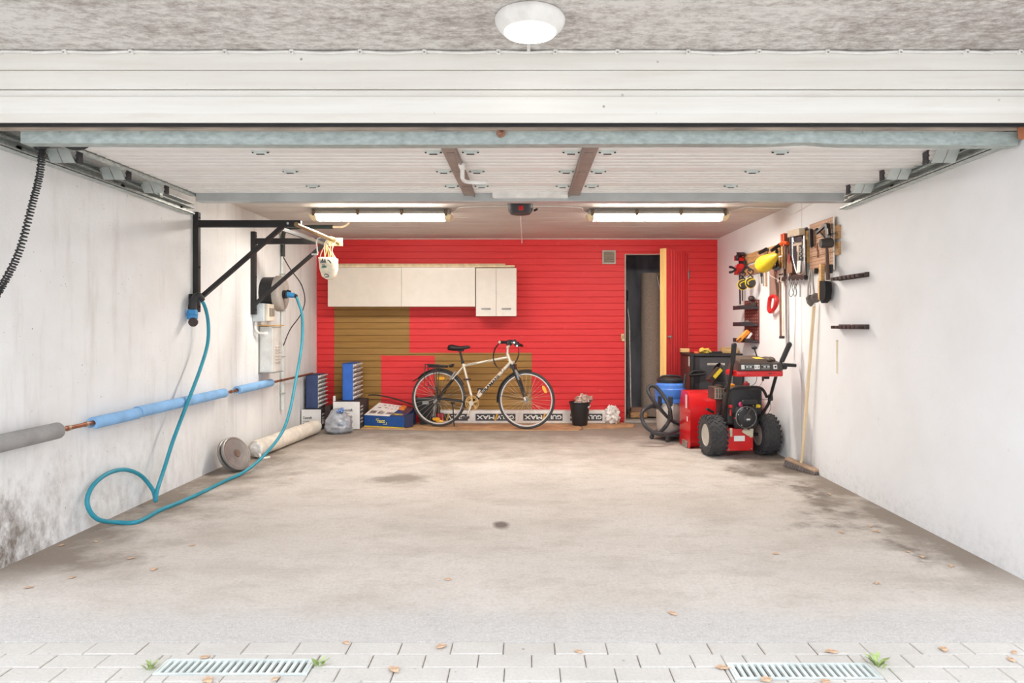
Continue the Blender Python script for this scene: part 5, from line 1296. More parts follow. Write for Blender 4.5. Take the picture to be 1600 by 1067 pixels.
# handles
hl = [(-.268,-.52,1.045),(-.268,-.50,.95),(-.265,-.46,.85),(-.25,-.36,.70),(-.215,-.22,.54),(-.185,-.12,.42),(-.172,-.05,.27),(-.165,.0,.18)]
hr = [(.232,-.52,1.05),(.20,-.50,.96),(.172,-.47,.88),(.165,-.40,.74),(.20,-.24,.58),(.205,-.18,.50),(.165,-.10,.38),(.10,-.05,.25)]
for h in (hl, hr): put('handle_tube', B().tube(h, .0145, 12, 5), black_steel, sb)
for h in (hl, hr):
    a, c = V(h[0]), V(h[1]); d = (c-a).normalized(); put('grip', B().tube([a-d*.03,a-d*.022,c+d*.04], [.024,.022], 14).ball(a-d*.028,.024), black_plastic, sb)
b = B().tube([(-.19,-.15,.47),(-.195,-.17,.56),(-.165,-.19,.645),(-.10,-.20,.668),(0,-.20,.67),(.10,-.20,.668),(.155,-.19,.64),(.195,-.18,.57)], .013, 12, 5); put('cross_bar', b, black_steel, sb)
b = B().box(-.245,.185,-.53,-.27,.792,.845,.012,seg=2); put('console_base', b, red_paint, sb, 'red console band')
b = B(); q0 = [(-.225,-.535,.846),(.18,-.535,.846),(.18,-.27,.846),(-.225,-.27,.846)]; q1 = [(-.215,-.525,.912),(.17,-.525,.912),(.15,-.29,.955),(-.20,-.29,.955)]
b.hexa(q0, q1); put('console', b, M('console_dark', (74,66,62), .45), sb, sharp=True)
b = B().hexa([(-.205,-.50,.917),(.06,-.50,.917),(.05,-.30,.954),(-.195,-.30,.954)],[(-.19,-.48,.945),(.04,-.48,.945),(.03,-.32,.972),(-.18,-.32,.972)]); b.ball((.085,-.40,.935),.035,.09,.03).ball((.135,-.38,.935),.03,.08,.028); put('console_cover', b, M('cover_brown', (92,76,66), .5), sb)
fy = lambda z: -.535+.01*(z-.846)/.066
b = B()
for x0, x1 in ((-.205,-.175),(-.085,-.035),(.09,.125)): b.hexa([(x0,fy(.860)-.001,.860),(x1,fy(.860)-.001,.860),(x1,fy(.898)-.001,.898),(x0,fy(.898)-.001,.898)],[(x0,fy(.860)-.003,.860),(x1,fy(.860)-.003,.860),(x1,fy(.898)-.003,.898),(x0,fy(.898)-.003,.898)])
put('control_label', b, M('label_white', (230,228,224), .5), sb, 'white control labels', sharp=True)
b = B()
for x0, w_ in ((-.160,.02),(-.130,.02),(.0,.02),(.035,.02)):
    b.box(x0,x0+w_,fy(.88)-.004,fy(.88)-.001,.874,.886)
for x0 in (-.168,-.02): b.box(x0,x0+.075,fy(.86)-.003,fy(.86)-.001,.862,.8645); b.box(x0,x0+.075,fy(.895)-.004,fy(.895)-.001,.894,.8965)
put('control_mark', b, zinc_pale, sb, 'pale printed marks', sharp=True)
b = B().box(-.078,-.072,-.539,-.533,.875,.883).box(-.050,-.044,-.539,-.533,.875,.883).cyl((.108,-.539,.88),(.108,-.533,.88),.008).box(.045,.075,-.533,-.529,.815,.823).cyl((.10,-.533,.82),(.10,-.529,.82),.004).cyl((-.15,-.533,.815),(-.15,-.529,.815),.004); put('dark_mark', b, ink, sb, sharp=True)
b = B().hexa([(-.04,-.470,.9465),(.035,-.470,.9465),(.02,-.40,.959),(-.05,-.40,.959)],[(-.04,-.470,.948),(.035,-.470,.948),(.02,-.40,.9605),(-.05,-.40,.9605)]); put('warning_label', b, yellow, sb, 'yellow warning label', sharp=True)
b = B().tube([(.02,-.36,.955),(.0,-.36,1.01),(-.01,-.37,1.035)], .006, 8).ball((-.013,-.37,1.045),.026,.026,.018); put('joystick', b, black_plastic, sb)
b = B().box(.178,.225,-.53,-.47,.855,.91,.01).tube([(.20,-.50,.895),(.26,-.50,.892),(.315,-.50,.888)], [.017,.015], 12); put('drive_lever', b, black_plastic, sb)
b = B().box(.075,.12,-.40,-.36,.76,.795,.006).cyl((.055,-.40,.79),(.055,-.40,.745),.010); put('cable_mount', b, black_plastic, sb)
b = B().tube([(.0,-.40,.79),(.005,-.35,.72),(.0,-.2,.66),(.03,-.17,.60),(.12,-.18,.56),(.20,-.20,.55)], .0025, 5, 5).tube([(.055,-.40,.745),(.05,-.3,.66),(.05,-.2,.62)], .002, 5).tube([(.20,-.2,.56),(.215,-.22,.48),(.19,-.18,.40),(.15,-.15,.38)], .0025, 5, 5).tube([(-.10,-.16,.30),(-.02,-.2,.27),(.05,-.15,.28),(.10,-.14,.30),(.14,-.13,.36)], .003, 5, 5)
put('control_cable', b, black_plastic, sb)
b = B().tube([(-.36,-.1,.46),(-.28,-.06,.42)], [.013,.012], 10).tube([(-.30,-.02,.31),(-.20,.0,.40),(-.17,.0,.44)], .006, 8).ball((-.31,-.02,.305),.022).ring((-.31,-.03,.305),(0,1,0),.02,.006,14,6)
b.tube([(-.20,-.05,.50),(-.20,-.02,.40),(-.185,.02,.27)], .010, 8); put('chute_crank', b, black_steel, sb)
b = B().box(.19,.225,-.25,-.2,.545,.60,.006).bar((.14,-.1,.31),(.09,-.06,.26),.02,.02); put('handle_clamp', b, black_plastic, sb)

# ------------------------------------------------------------------ vacuum cleaner
vx, vy = 1.565, 7.49
vc = thing('vacuum_cleaner', (vx,vy,0), 'blue and steel drum vacuum cleaner with black hose left of the snow blower', 'vacuum cleaner')
b = B().lathe([(.0,.045),(.16,.045),(.172,.055),(.172,.085),(.155,.095),(.0,.095)], (vx,vy,0), seg=40)
for k in range(5): a = 2*math.pi*k/5-1.9; d = V((math.cos(a),math.sin(a),0)); b.bar(V((vx,vy,.065))+d*.13, V((vx,vy,.06))+d*.215, .06, .03, bev=.008)
put('base', b, dark_plastic, vc)
for k in range(5):
    a = 2*math.pi*k/5-1.9; d = V((math.cos(a),math.sin(a),0)); p = V((vx,vy,.027))+d*.20
    put('caster', B().ball(p, .027,.020,.027), dark_plastic, vc)
b = B().lathe([(.14,.095),(.148,.10),(.150,.42),(.148,.43)], (vx,vy,0), seg=48); put('steel_drum', b, M('polished_drum', (232,226,218), .25, .6, .03), vc, angle=60)
b = B().lathe([(.150,.405),(.160,.41),(.162,.44),(.158,.455),(.166,.47),(.168,.555),(.160,.565),(.158,.60),(.13,.625),(.0,.63)], (vx,vy,0), seg=48); put('motor_head', b, blue_plastic, vc)
b = B().lathe([(.10,.62),(.135,.622),(.142,.64),(.142,.66),(.125,.675),(.0,.68)], (vx,vy,0), seg=40); put('lid', b, black_plastic, vc)
b = B().tube([(vx-.11,vy,.66),(vx-.09,vy-.03,.69),(vx,vy-.05,.70),(vx+.09,vy-.03,.69),(vx+.11,vy,.66)], .012, 10, 5); put('carry_handle', b, black_plastic, vc)
for a in (-2.5,-1.75,-.2):
    d = V((math.cos(a),math.sin(a),0)); p = V((vx,vy,.43))+d*.165; b = B().bar(p+V((0,0,.055)), p-V((0,0,.05)), .045, .022, d, .006); put('latch', b, black_plastic, vc)
b = B().bar((vx+.125,vy-.12,.58),(vx+.14,vy-.13,.72),.035,.02,bev=.006); put('hose_holder', b, dark_plastic, vc)
hA = [(1064,664,7.3),(1047,655,7.2),(1030,637,7.12),(1017,620,7.1),(1012.5,609,7.1),(1016,603,7.1),(1023,603.5,7.12),(1032,612,7.1),(1041,626,7.08),(1047,641,7.08),(1046.5,654,7.1),(1041,665,7.12),(1033,674,7.13)]
hB = [(1024,634,7.24),(1015,635.5,7.12),(1005,641,7.05),(1002.5,650,7.02),(1006,662,7.0),(1015,671.5,7.0),(1028,677.5,7.0),(1045,678,7.08),(1055,674,7.2),(1064,668,7.3)]
b = B()
for h in (hA, hB):
    pts = spline([W(*p) for p in h], 14); b.tube(pts, .019, 10)
    for k in range(2, len(pts)-2, 2): b.ring(pts[k], pts[k+1]-pts[k-1], .0185, .0028, 12, 5)
put('hose', b, M('hose_black', (58,58,60), .35), vc)
p = [W(1046.9,641,7.08),W(1048,655,7.09)]; b = B().tube([p[0],p[1]], .024, 12).tube([W(1041,665,7.12),W(1032,675,7.13)], [.022,.017], 12).tube([V((vx-.14,vy-.08,.36)),W(1022,634,7.22)], .028, 12); put('hose_connector', b, black_plastic, vc)
b = B().bar(W(1026,628,7.20),W(1026,648,7.20),.022,.02); b.m = 1; b.bar(W(1026,648,7.2),W(1026,668,7.2),.024,.012); b.m = 2; b.bar(W(1026,661,7.195),W(1026,665,7.195),.028,.014); put('side_bracket', b, [black_plastic, M('bracket_rust', (176,130,110), .6), white_plastic], vc)

# ------------------------------------------------------------------ black cabinet
bcx = [1.815, 2.40, 7.62, 8.10]
kc = thing('tool_cabinet', (2.1,7.85,0), 'black cabinet with silver name plate in the right corner, behind the snow blower', 'cabinet')
x0, x1, y0, y1 = bcx
b = B().box(x0,x1,y0,y1,.02,.90,.006); put('cabinet_body', b, M('cabinet_black', (52,50,52), .35, 0, .05, 5, coat=.3), kc)
b = B().box(x0-.006,x1,y0-.015,y1,.901,.932,.006); put('cabinet_top', b, black_plastic, kc)
b = B().cyl((x0+.02,y0-.02,.02),(x0+.02,y0-.02,.92),.025); put('corner_post', b, black_steel, kc)
b = B().box(x0+.10,x1-.10,y0-.010,y0-.001,.47,.885,.005); put('cabinet_door', b, M('panel_dark', (66,66,68), .4), kc)
b = B().box(x0+.19,x0+.385,y0-.014,y0-.010,.805,.828); b.m = 1
for k in range(9): b.box(x0+.215+k*.017,x0+.226+k*.017,y0-.0155,y0-.014,.812,.820)
put('name_plate', b, [M('plate_silver', (206,200,186), .35, .5), dull_steel], kc, 'silver name plate', sharp=True)
b = B().box(x0+.02,x1-.12,y0-.012,y0-.001,.05,.45,.004); put('lower_panel', b, M('panel_black', (32,31,34), .4), kc)
b = B().tube([(x0-.03,y0-.05,.70),(x0+.02,y0-.05,.735),(x0+.06,y0-.05,.74),(x0+.14,y0-.05,.735),(x0+.145,y0-.05,.71),(x0+.06,y0-.05,.70),(x0-.02,y0-.05,.695)], .014, 8, 3).bar((x0+.02,y0-.05,.72),(x0+.06,y0,.72),.03,.03); put('side_handle', b, black_steel, kc)
b = B().box(x0-.003,x0-.001,y0+.02,y0+.06,.79,.90); put('paper_label', b, paper_white, kc, 'white paper label', sharp=True)
b = B().box(x1-.13,x1-.11,y0-.012,y0-.001,.05,.88).cyl((x1-.08,y0-.006,.85),(x1-.08,y0,.85),.012); put('steel_strip', b, dull_steel, kc, sharp=True)
zt = .9325
def topthing(nm, b, mat, lb, cat): single(nm, b, mat, lb, cat, angle=30)
topthing('wooden_block', B().box(1.80,1.90,8.0,8.07,zt,zt+.045,.003), wood_light, 'small pine block on the rear left corner of the black cabinet', 'wooden block')
topthing('wooden_block', B().box(2.22,2.40,7.78,7.86,zt,zt+.065,.003), wood_light, 'larger pine block on the black cabinet beside the right wall', 'wooden block')
topthing('drill_bits_case', B().box(2.05,2.20,7.70,7.80,zt,zt+.02,.004), black_plastic, 'flat black case lying on the black cabinet', 'case')
b = B().lump((1.98,7.74,zt+.026),.03,.03,.03,.4,5).lump((2.03,7.72,zt+.024),.04,.03,.03,.4,9).tube([(1.95,7.70,zt+.02),(2.0,7.68,zt+.045),(2.07,7.70,zt+.015)], .010, 8, 4)
topthing('work_glove', b, M('yellow_glove', (236,184,84), .8, 0, .2, 30), 'crumpled yellow glove on top of the black cabinet', 'glove')
topthing('small_tin', B().cyl((1.915,7.72,zt),(1.915,7.72,zt+.02),.03), M('orange_tin', (226,112,64), .5), 'small orange lid on top of the black cabinet', 'lid')
# ------------------------------------------------------------------ tool wall on the right
def wp(b, pts, off, th):       # outline on the right wall, standing off it, thickness towards the room
    q = [RW(x, y, off) for x, y in pts]; D0 = [p.y for p in q]
    k = len(q); vs = q+[p+V((-th,0,0)) for p in q]
    return b.add(vs, [tuple(range(k))[::-1], tuple(range(k,2*k))]+[(i,(i+1)%k,k+(i+1)%k,k+i) for i in range(k)])
for z0, z1, lb in ((1.925,2.03,'upper pine batten behind the tools on the right wall'),(1.80,1.90,'lower pine batten behind the tools on the right wall')):
    single('wooden_batten', B().box(XR-.02,XR,5.30,7.62,z0,z1,.002), wood_board, lb, 'batten', 'pine battens on the right wall', sharp=True)
def peg_material():
    t = NT('pegboard'); X, Y, Z = t.sep()
    base = t.mix(t.ramp(t.noise(6,5,.6), .35, .7), rgb((206,164,128)), rgb((180,134,104)))
    fy_ = t.math('SUBTRACT', t.math('FRACT', t.math('DIVIDE', Y, .028)), .5); fz_ = t.math('SUBTRACT', t.math('FRACT', t.math('DIVIDE', Z, .028)), .5)
    d = t.math('SQRT', t.math('ADD', t.math('MULTIPLY', fy_, fy_), t.math('MULTIPLY', fz_, fz_)))
    return t.bsdf(t.mix(t.ramp(d, .22, .16), base, rgb((84,56,42))), .6)
pm = peg_material()
for z0, z1, nm in ((1.975,2.105,'top'),(1.828,1.969,'middle'),(1.685,1.822,'bottom')):
    t = thing('pegboard_panel', (XR-.03,5.6,z0), '%s strip of brown pegboard on the right wall' % nm, 'pegboard', 'pegboard strips on the right wall')
    put('board', B().box(XR-.030,XR-.024,5.375,5.82,z0,z1,.001), pm, t, sharp=True)
    put('edge_trim', B().box(XR-.030,XR-.0205,5.362,5.374,z0,z1), M('trim_white', (230,222,210), .5), t, 'white edge', sharp=True)
t = thing('bar_clamp', RW(1156,474,.05), 'red and black bar clamp at the far end of the pine battens', 'clamp')
b = B(); p0, p1 = RW(1155.0,397,.06), RW(1156.5,477,.06); b.bar(p0,p1,.012,.022).bar(RW(1159.5,430,.045),RW(1160,470,.045),.008,.016); put('bar', b, black_steel, t, sharp=True)
b = B(); wp(b, [(1154,399.5),(1158,399),(1162,403),(1163.5,407.5),(1154,407.5)], .045, .05); wp(b, [(1159,412),(1163,412),(1162,420),(1157,429.5),(1154,429.5),(1154,424)], .045, .05); put('jaw', b, red_plastic, t, 'red jaws', sharp=True)
b = B(); wp(b, [(1157.5,394),(1163,394),(1166,398),(1162,400),(1158,399)], .03, .05); b.ball(RW(1152,402.5,.11),.022,.03,.036).bar(RW(1158,410,.05),RW(1164,410,.05),.03,.035); put('pad', b, black_plastic, t)
b = B().lathe([(.018,-.05),(.030,-.02),(.030,.03),(.02,.05)], RW(1151.5,421,.075), (0,0,1), 16); put('trigger', b, M('faded_red', (206,120,116), .5), t)
b = B(); c_ = RW(1150,421,.10)
for dz in (.022,-.026): b.tube([c_, c_+V((-.04,0,dz)), c_+V((-.075,-.01,dz*1.25))], [.010,.015], 10, 4)
put('lever', b, black_plastic, t)
t = thing('ear_defenders', RW(1172,452,.07), 'pair of black and yellow ear defenders hanging below the pine battens', 'ear defenders')
cups = [V((2.325,7.12,CZ-(442-CY)*7.12/F)), V((2.305,7.32,CZ-(445-CY)*7.32/F))]
for i, c in enumerate(cups):
    b = B().lathe([(.0,-.042),(.035,-.040),(.050,-.022),(.053,.0),(.046,.02),(.03,.028)], c, (0,1,0), 28); put('cup', b, M('cup_dark', (62,58,56), .5), t)
    b = B().ring(c+V((0,-.006,0)),(0,1,0),.0535,.005,32,8).tube([c+V((-.03,-.044,-.02)),c+V((-.038,-.036,.005)),c+V((-.01,-.042,.03)),c+V((.03,-.036,.034))], .005, 6, 4); put('trim_ring', b, yellow, t, 'yellow ring')
    b = B()
    for s in (-1,1): b.tube([c+V((s*.03,.0,.055)),c+V((-s*.02,-.01,.10)),c+V((-s*.028,0,.125)),c+V((0,.0,.15))], .006, 6, 4)
    put('cup_wire', b, black_steel, t)
top = [cups[0]+V((0,0,.12)), cups[0]+V((-.01,.02,.155)), (cups[0]+cups[1])*.5+V((0,0,.175)), cups[1]+V((0,-.02,.155)), cups[1]+V((0,0,.12))]
put('headband', B().tube(top, .016, 10, 6, sy=.6), black_plastic, t)
p_ = cups[0]+V((-.01,.02,.15)); put('nail', B().cyl((XR,p_.y,p_.z),p_,.004,seg=6), steel, t)
def tool(nm, b, mat, lb, cat, **k): return single(nm, b, mat, lb, cat, **k)
t = thing('claw_hammer', RW(1196,448,.05), 'hammer with black head hanging on the upper pine batten', 'hammer')
c_ = RW(1194,391.5,.06); b = B().bar(c_+V((-.055,0,-.028)),c_+V((.03,0,.02)),.034,.030,(0,1,0),.006).bar(c_+V((.02,0,.012)),c_+V((.045,-.02,-.0)),.03,.018,(0,1,0),.004); put('head', b, black_steel, t)
put('nail', B().cyl((XR,c_.y,c_.z-.03),(c_.x-.02,c_.y,c_.z-.024),.004,seg=6), steel, t)
put('handle', B().tube([c_+V((.012,0,.0)), c_+V((.020,0,-.36))], [.009,.012], 10), M('oiled_handle', (180,150,118), .5), t)
t = thing('file', RW(1190,440,.05), 'black handled file hanging left of the hammer', 'file'); put('handle', B().tube([RW(1190,409,.05),RW(1190,432,.05)], .015, 10), black_plastic, t); put('blade', B().bar(RW(1190,432,.05),RW(1190.2,443,.05),.016,.006,(0,1,0)), dull_steel, t)
tool('chisel', B().bar(RW(1192.8,420,.045),RW(1193,447,.045),.012,.010,(0,1,0)), steel, 'thin bright steel chisel hanging between the file and the hammer', 'chisel', sharp=True)
p_ = RW(1190,411,.06); put('nail', B().cyl((XR,p_.y,p_.z),p_,.004,seg=6), steel, t)
t = thing('plastic_scoop', W(1194,426,6.75), 'yellow cone shaped plastic scoop hanging in front of the battens', 'scoop')
p0, p1 = W(1191.5,414.5,6.58), W(1215,398,6.28); ax_ = p1-p0; Ls = ax_.length
b = B().lathe([(.060,-.02),(.078,.0),(.082,.05),(.066,Ls*.45),(.040,Ls*.78),(.012,Ls)], p0, ax_, 30); put('cone', b, yellow, t, angle=60)
b = B().tube([W(1197,425,6.5),W(1206,432,6.4),W(1219,439,6.3)], .002, 5).tube([W(1219,439,6.3),W(1222,431,6.26)], .002, 5); put('elastic_band', b, M('clear_elastic', (206,190,174), .4), t)
t = thing('hand_saw', RW(1207,487,.04), 'hand saw with red handle hanging blade up on the right wall', 'saw')
b = B(); wp(b, [(1204,412),(1210,412),(1213.5,464),(1202.5,464)], .045, .003); put('blade', b, M('saw_blade', (170,146,132), .4, .4), t, sharp=True)
pts = [RW(x,y,.047) for x,y in ((1203,466),(1202,474),(1201.5,483),(1204,487),(1208,484),(1212,478),(1214,470),(1212,464),(1207,463),(1203,466))]
b = B().tube(pts, .020, 10, 4); put('handle', b, red_plastic, t, 'red handle')
p_ = RW(1207,416,.05); put('nail', B().cyl((XR,p_.y,p_.z),p_,.004,seg=6), steel, t)
t = thing('try_square', RW(1222,529,.04), 'tall steel rule with brown edge and black foot hanging right of the saw', 'ruler')
b = B(); wp(b, [(1215.5,421),(1225.5,419),(1225.5,441),(1216,441)], .045, .012); put('stock', b, M('square_alloy', (196,188,178), .4, .3), t, sharp=True)
b = B(); wp(b, [(1221.5,441),(1225,441),(1225.5,525),(1222,525)], .045, .004); put('rule', b, M('rule_white', (226,220,210), .4), t, sharp=True)
b = B(); wp(b, [(1218.8,433),(1221,433),(1222,525),(1220,525)], .045, .012); put('edge', b, M('rule_brown', (140,104,88), .6), t, sharp=True)
b = B(); wp(b, [(1220,525),(1226,525),(1226,529),(1220,529)], .045, .016); wp(b, [(1217.5,428),(1223.5,427),(1223.5,429.5),(1217.5,430.5)], .0575, .003); put('foot', b, black_plastic, t, 'black foot and slot', sharp=True)
tool('aluminium_rod', B().tube([RW(1232.5,407,.06),RW(1231.5,470,.06),RW(1229.5,545,.06)], .008, 8, 4), M('alloy_rod', (202,198,192), .35, .5), 'long thin aluminium rod hanging on the right wall behind the snow blower grip', 'rod')
t = thing('garden_shears', RW(1225,425,.06), 'shears with orange handles hanging on the right wall', 'shears')
b = B().tube([RW(1221.8,366,.07),RW(1222.2,384,.07)], .013, 10).tube([RW(1225.2,364.5,.07),RW(1225.4,384,.07)], .013, 10).tube([RW(1220,381,.085),RW(1224,378.5,.085),RW(1231,380,.085)], .016, 10, 4); put('handle', b, orange, t, 'orange handles')
b = B(); wp(b, [(1222.6,386),(1224.2,386),(1224.4,418),(1223,418)], .06, .01); put('blade', b, wood_light, t, 'wooden shaft', sharp=True)
b = B(); wp(b, [(1226,386),(1228,386),(1228,420),(1226.5,420)], .065, .006); put('blade', b, steel, t, sharp=True)
t = thing('tool_board', RW(1245,436,.03), 'dark brown board behind the silver framed tool', 'board')
b = B(); wp(b, [(1226,366),(1262,355),(1262,436),(1226,436)], .021, .014); put('board', b, M('dark_stained_board', (86,62,52), .6, 0, .25, 20), t, sharp=True)
b = B(); wp(b, [(1226,433),(1262,430),(1262,437),(1226,439)], .036, .03); put('hook_rail', b, M('dark_rail', (46,40,38), .5), t, sharp=True)
b = B()
for x in (1229,1236,1243,1250,1256): b.tube([RW(x,436,.066),RW(x,442,.067),RW(x+.6,445,.085),RW(x,441,.10)], .004, 6, 3)
put('hook', b, steel, t)
b = B()
for x in (1229,1236,1239,1247): b.bar(RW(x,372,.045),RW(x,384,.045),.012,.01)
put('peg', b, black_steel, t)
t = thing('leather_sheath', RW(1238,426,.05), 'brown leather sheath with red tip hanging left of the silver framed tool', 'sheath')
b = B(); wp(b, [(1236,402),(1238,400),(1243,414),(1243,426),(1234.5,427),(1234.5,412)], .04, .03); put('sheath', b, M('sheath_leather', (140,100,76), .6), t, sharp=True)
b = B(); wp(b, [(1235.5,396),(1238,399),(1238.5,411),(1235,411)], .05, .024); put('tip', b, M('sheath_red', (150,56,54), .5), t, sharp=True)
tool('steel_rule', B().bar(RW(1235.8,364,.06),RW(1236.2,400,.06),.02,.01,(0,1,0)), dull_steel, 'narrow steel bar hanging beside the orange shears', 'ruler', sharp=True)
t = thing('saw_frame', RW(1248,428,.06), 'silver framed dark tool case with cream fittings on the right wall', 'tool case')
b = B(); wp(b, [(1239.5,371),(1256.5,368),(1256.5,412),(1254,424),(1249,427.5),(1245,423),(1240,404)], .052, .02); put('case_back', b, M('case_black', (44,46,56), .35), t, sharp=True)
fr = [RW(x,y,.074) for x,y in ((1238.8,371),(1239,396),(1240,405),(1244.5,423.5),(1248,428),(1254,427.5),(1256.5,420),(1257,400),(1257,368))]
put('frame', B().tube(fr, .008, 8, 4), M('frame_silver', (190,194,194), .25, .8), t)
b = B(); wp(b, [(1239,361),(1257.5,356.5),(1258,367),(1239,371)], .05, .05); put('cap', b, silver_frame, t, 'cream cap', sharp=True)
b = B(); q = [RW(x,y,.076) for x,y in ((1239.5,372),(1242,379),(1252.5,378.5),(1256,370))]; put('hoop', B().tube(q, .006, 8, 4), M('frame_silver', (0,0,0)), t)
b = B(); wp(b, [(1241,381),(1254,379),(1254,382.5),(1241,384.5)], .074, .012); wp(b, [(1246.8,383),(1250,383),(1250,393),(1246.8,393)], .074, .012); wp(b, [(1247.5,393),(1249.5,393),(1248.5,408),(1247.5,408)], .074, .008); put('handle', b, silver_frame, t, 'cream handle', sharp=True)
b = B(); wp(b, [(1247,407),(1252.5,407),(1251,426),(1246,426)], .074, .008); put('blade_guard', b, M('guard_white', (228,224,218), .5), t, sharp=True)
b = B()
for k in range(6): b.ball(RW(1251+(k%2)*1.4,387+k*3.2,.076),.010,.010,.012,8,6)
put('chain', b, dull_steel, t)
t = thing('spirit_level', RW(1258,431,.06), 'slim silver spirit level hanging right of the silver framed tool', 'level')
b = B(); wp(b, [(1256.6,374),(1259,374),(1259,431),(1256.6,431)], .05, .022); put('body', b, steel, t, sharp=True)
b = B(); wp(b, [(1256.4,402),(1259.2,402),(1259.2,408),(1256.4,408)], .049, .025); put('vial', b, black_plastic, t, sharp=True)
b = B(); wp(b, [(1259.5,362),(1265,360),(1265,411),(1259.5,411)], .021, .02); b.m = 1; wp(b, [(1259.5,411),(1265,411),(1265,431),(1259.5,431)], .021, .018); tool('wooden_strip', b, [wood_light, M('zinc_end', (160,160,158), .5)], 'upright pine strip left of the pegboard on the right wall', 'strip', sharp=True)
t = thing('wire_loops', RW(1240,465,.09), 'thin dark wire loops hanging from the hook rail on the right wall', 'wire')
b = B()
for (x, y1, w_) in ((1237,464,4),(1243,463,3.2)):
    q = [RW(xx,yy,.095) for xx,yy in ((x,441),(x-w_*.55,450),(x-w_,458),(x-w_*.3,y1),(x+w_*.6,458),(x+w_*.2,449),(x+w_*.9,441))]; b.tube(q, .003, 6, 5)
put('loop', b, black_steel, t)
tool('hanging_rod', B().tube([RW(1250.2,438,.085),RW(1250.2,464,.085)], .005, 8), dull_steel, 'short steel rod hanging from the hook rail', 'rod')
t = thing('round_pads', RW(1268,478,.08), 'pair of dark grey round pads hanging on pale straps left of the hand brush', 'pads')
b = B()
b.lathe([(.0,-.022),(.030,-.020),(.040,-.006),(.040,.006),(.030,.016)], RW(1274.5,465.5,.075), (.25,1,.0), 26)
c_ = RW(1266,468,.10); b.prism([(-.038,.012),(-.015,.040),(.02,.034),(.036,.005),(.022,-.03),(.0,-.058),(-.028,-.03)], c_+V((0,-.03,0)), (1,0,0), (0,0,1), (0,.03,0)); put('pad', b, felt_grey, t, angle=20)
b = B().tube([RW(1266.5,421,.07),RW(1263,445,.09),RW(1262.5,462,.10)], .008, 8, 4).tube([RW(1269,421,.06),RW(1270,440,.07),RW(1272,460,.08)], .008, 8, 4).tube([RW(1266,445,.09),RW(1266,459,.10)], .006, 6); put('strap', b, M('pale_strap', (176,168,160), .6), t)
t = thing('hand_brush', RW(1290,473,.07), 'black bristled hand brush with wooden handle below the pegboard', 'brush')
b = B(); q = [(1285.6,412),(1288.6,412),(1288.8,436),(1289.6,440),(1289.4,470),(1283.2,468),(1283.6,440),(1285,434)]; wp(b, q, .04, .03); put('handle', b, wood_light, t, 'pale wooden handle', sharp=True)
b = B(); wp(b, [(1289.9,438.5),(1297,439),(1299.5,442),(1300,455),(1298.5,467),(1293,473.5),(1289.9,467)], .03, .05); put('bristles', b, brush_black, t, sharp=True)
t = thing('rubber_mallet', RW(1296,437,.07), 'dark rubber mallet with brown handle hanging on the pegboard', 'mallet')
zc_ = CZ-(380.5-CY)*5.36/F; c0 = V((XR-.040,5.36,zc_+.006))
b = B().lathe([(.030,0),(.037,.006),(.039,.03),(.037,.06),(.037,.085),(.032,.095),(.0,.096)], c0, (-1,0,-.06), 28); put('head', b, M('mallet_rubber', (66,58,54), .6), t)
b = B().tube([V((XR-.085,5.36,zc_-.03)),V((XR-.08,5.36,zc_-.15)),V((XR-.078,5.355,zc_-.285))], [.011,.017], 12, 3); put('handle', b, brown_handle, t)
t = thing('caulking_gun', RW(1286,376,.06), 'black metal caulking gun on the top pegboard strip above the mallet', 'tool')
b = B().bar(RW(1276,364.5,.06),RW(1291,350.5,.06),.02,.02,(1,0,0)).bar(RW(1292.5,350,.06),RW(1294.5,371,.06),.035,.03,(1,0,0)).bar(RW(1282,364,.05),RW(1290.5,374,.05),.012,.012,(1,0,0)).bar(RW(1289.6,353,.05),RW(1291,372,.05),.008,.01,(1,0,0)).ball(RW(1276.5,359,.05),.016).bar(RW(1296,367.5,.05),RW(1305.5,364.2,.05),.008,.008,(1,0,0)); put('body', b, black_steel, t, sharp=True)
b = B().ball(RW(1295,370,.07),.016).bar(RW(1293,357,.078),RW(1293.6,366,.078),.01,.006,(1,0,0)); put('screw', b, dull_steel, t)
tool('screwdriver', B().bar(RW(1267,358,.055),RW(1268,386,.055),.035,.03,(1,0,0),.006).ball(RW(1268,385.5,.07),.010), black_plastic, 'thick black handled tool at the left edge of the top pegboard strip', 'screwdriver')
tool('steel_hook', B().tube([RW(1278,391,.035),RW(1278,397,.04),RW(1277.6,402,.036)], .005, 6, 3).box(XR-.036,XR-.031,5.655,5.665,1.86,1.93), M('rust_hook', (140,84,66), .6), 'thin rusty hook on the middle pegboard strip', 'hook')
tool('black_clip', B().bar(RW(1275.5,419,.045),RW(1274.5,427.5,.045),.025,.03,(1,0,0),.005), black_plastic, 'small black clip on the bottom pegboard strip', 'clip')
tool('black_grip', B().bar(RW(1298.5,413,.05),RW(1298,427,.05),.022,.03,(1,0,0),.006), black_plastic, 'small black grip behind the mallet handle on the bottom pegboard strip', 'grip')
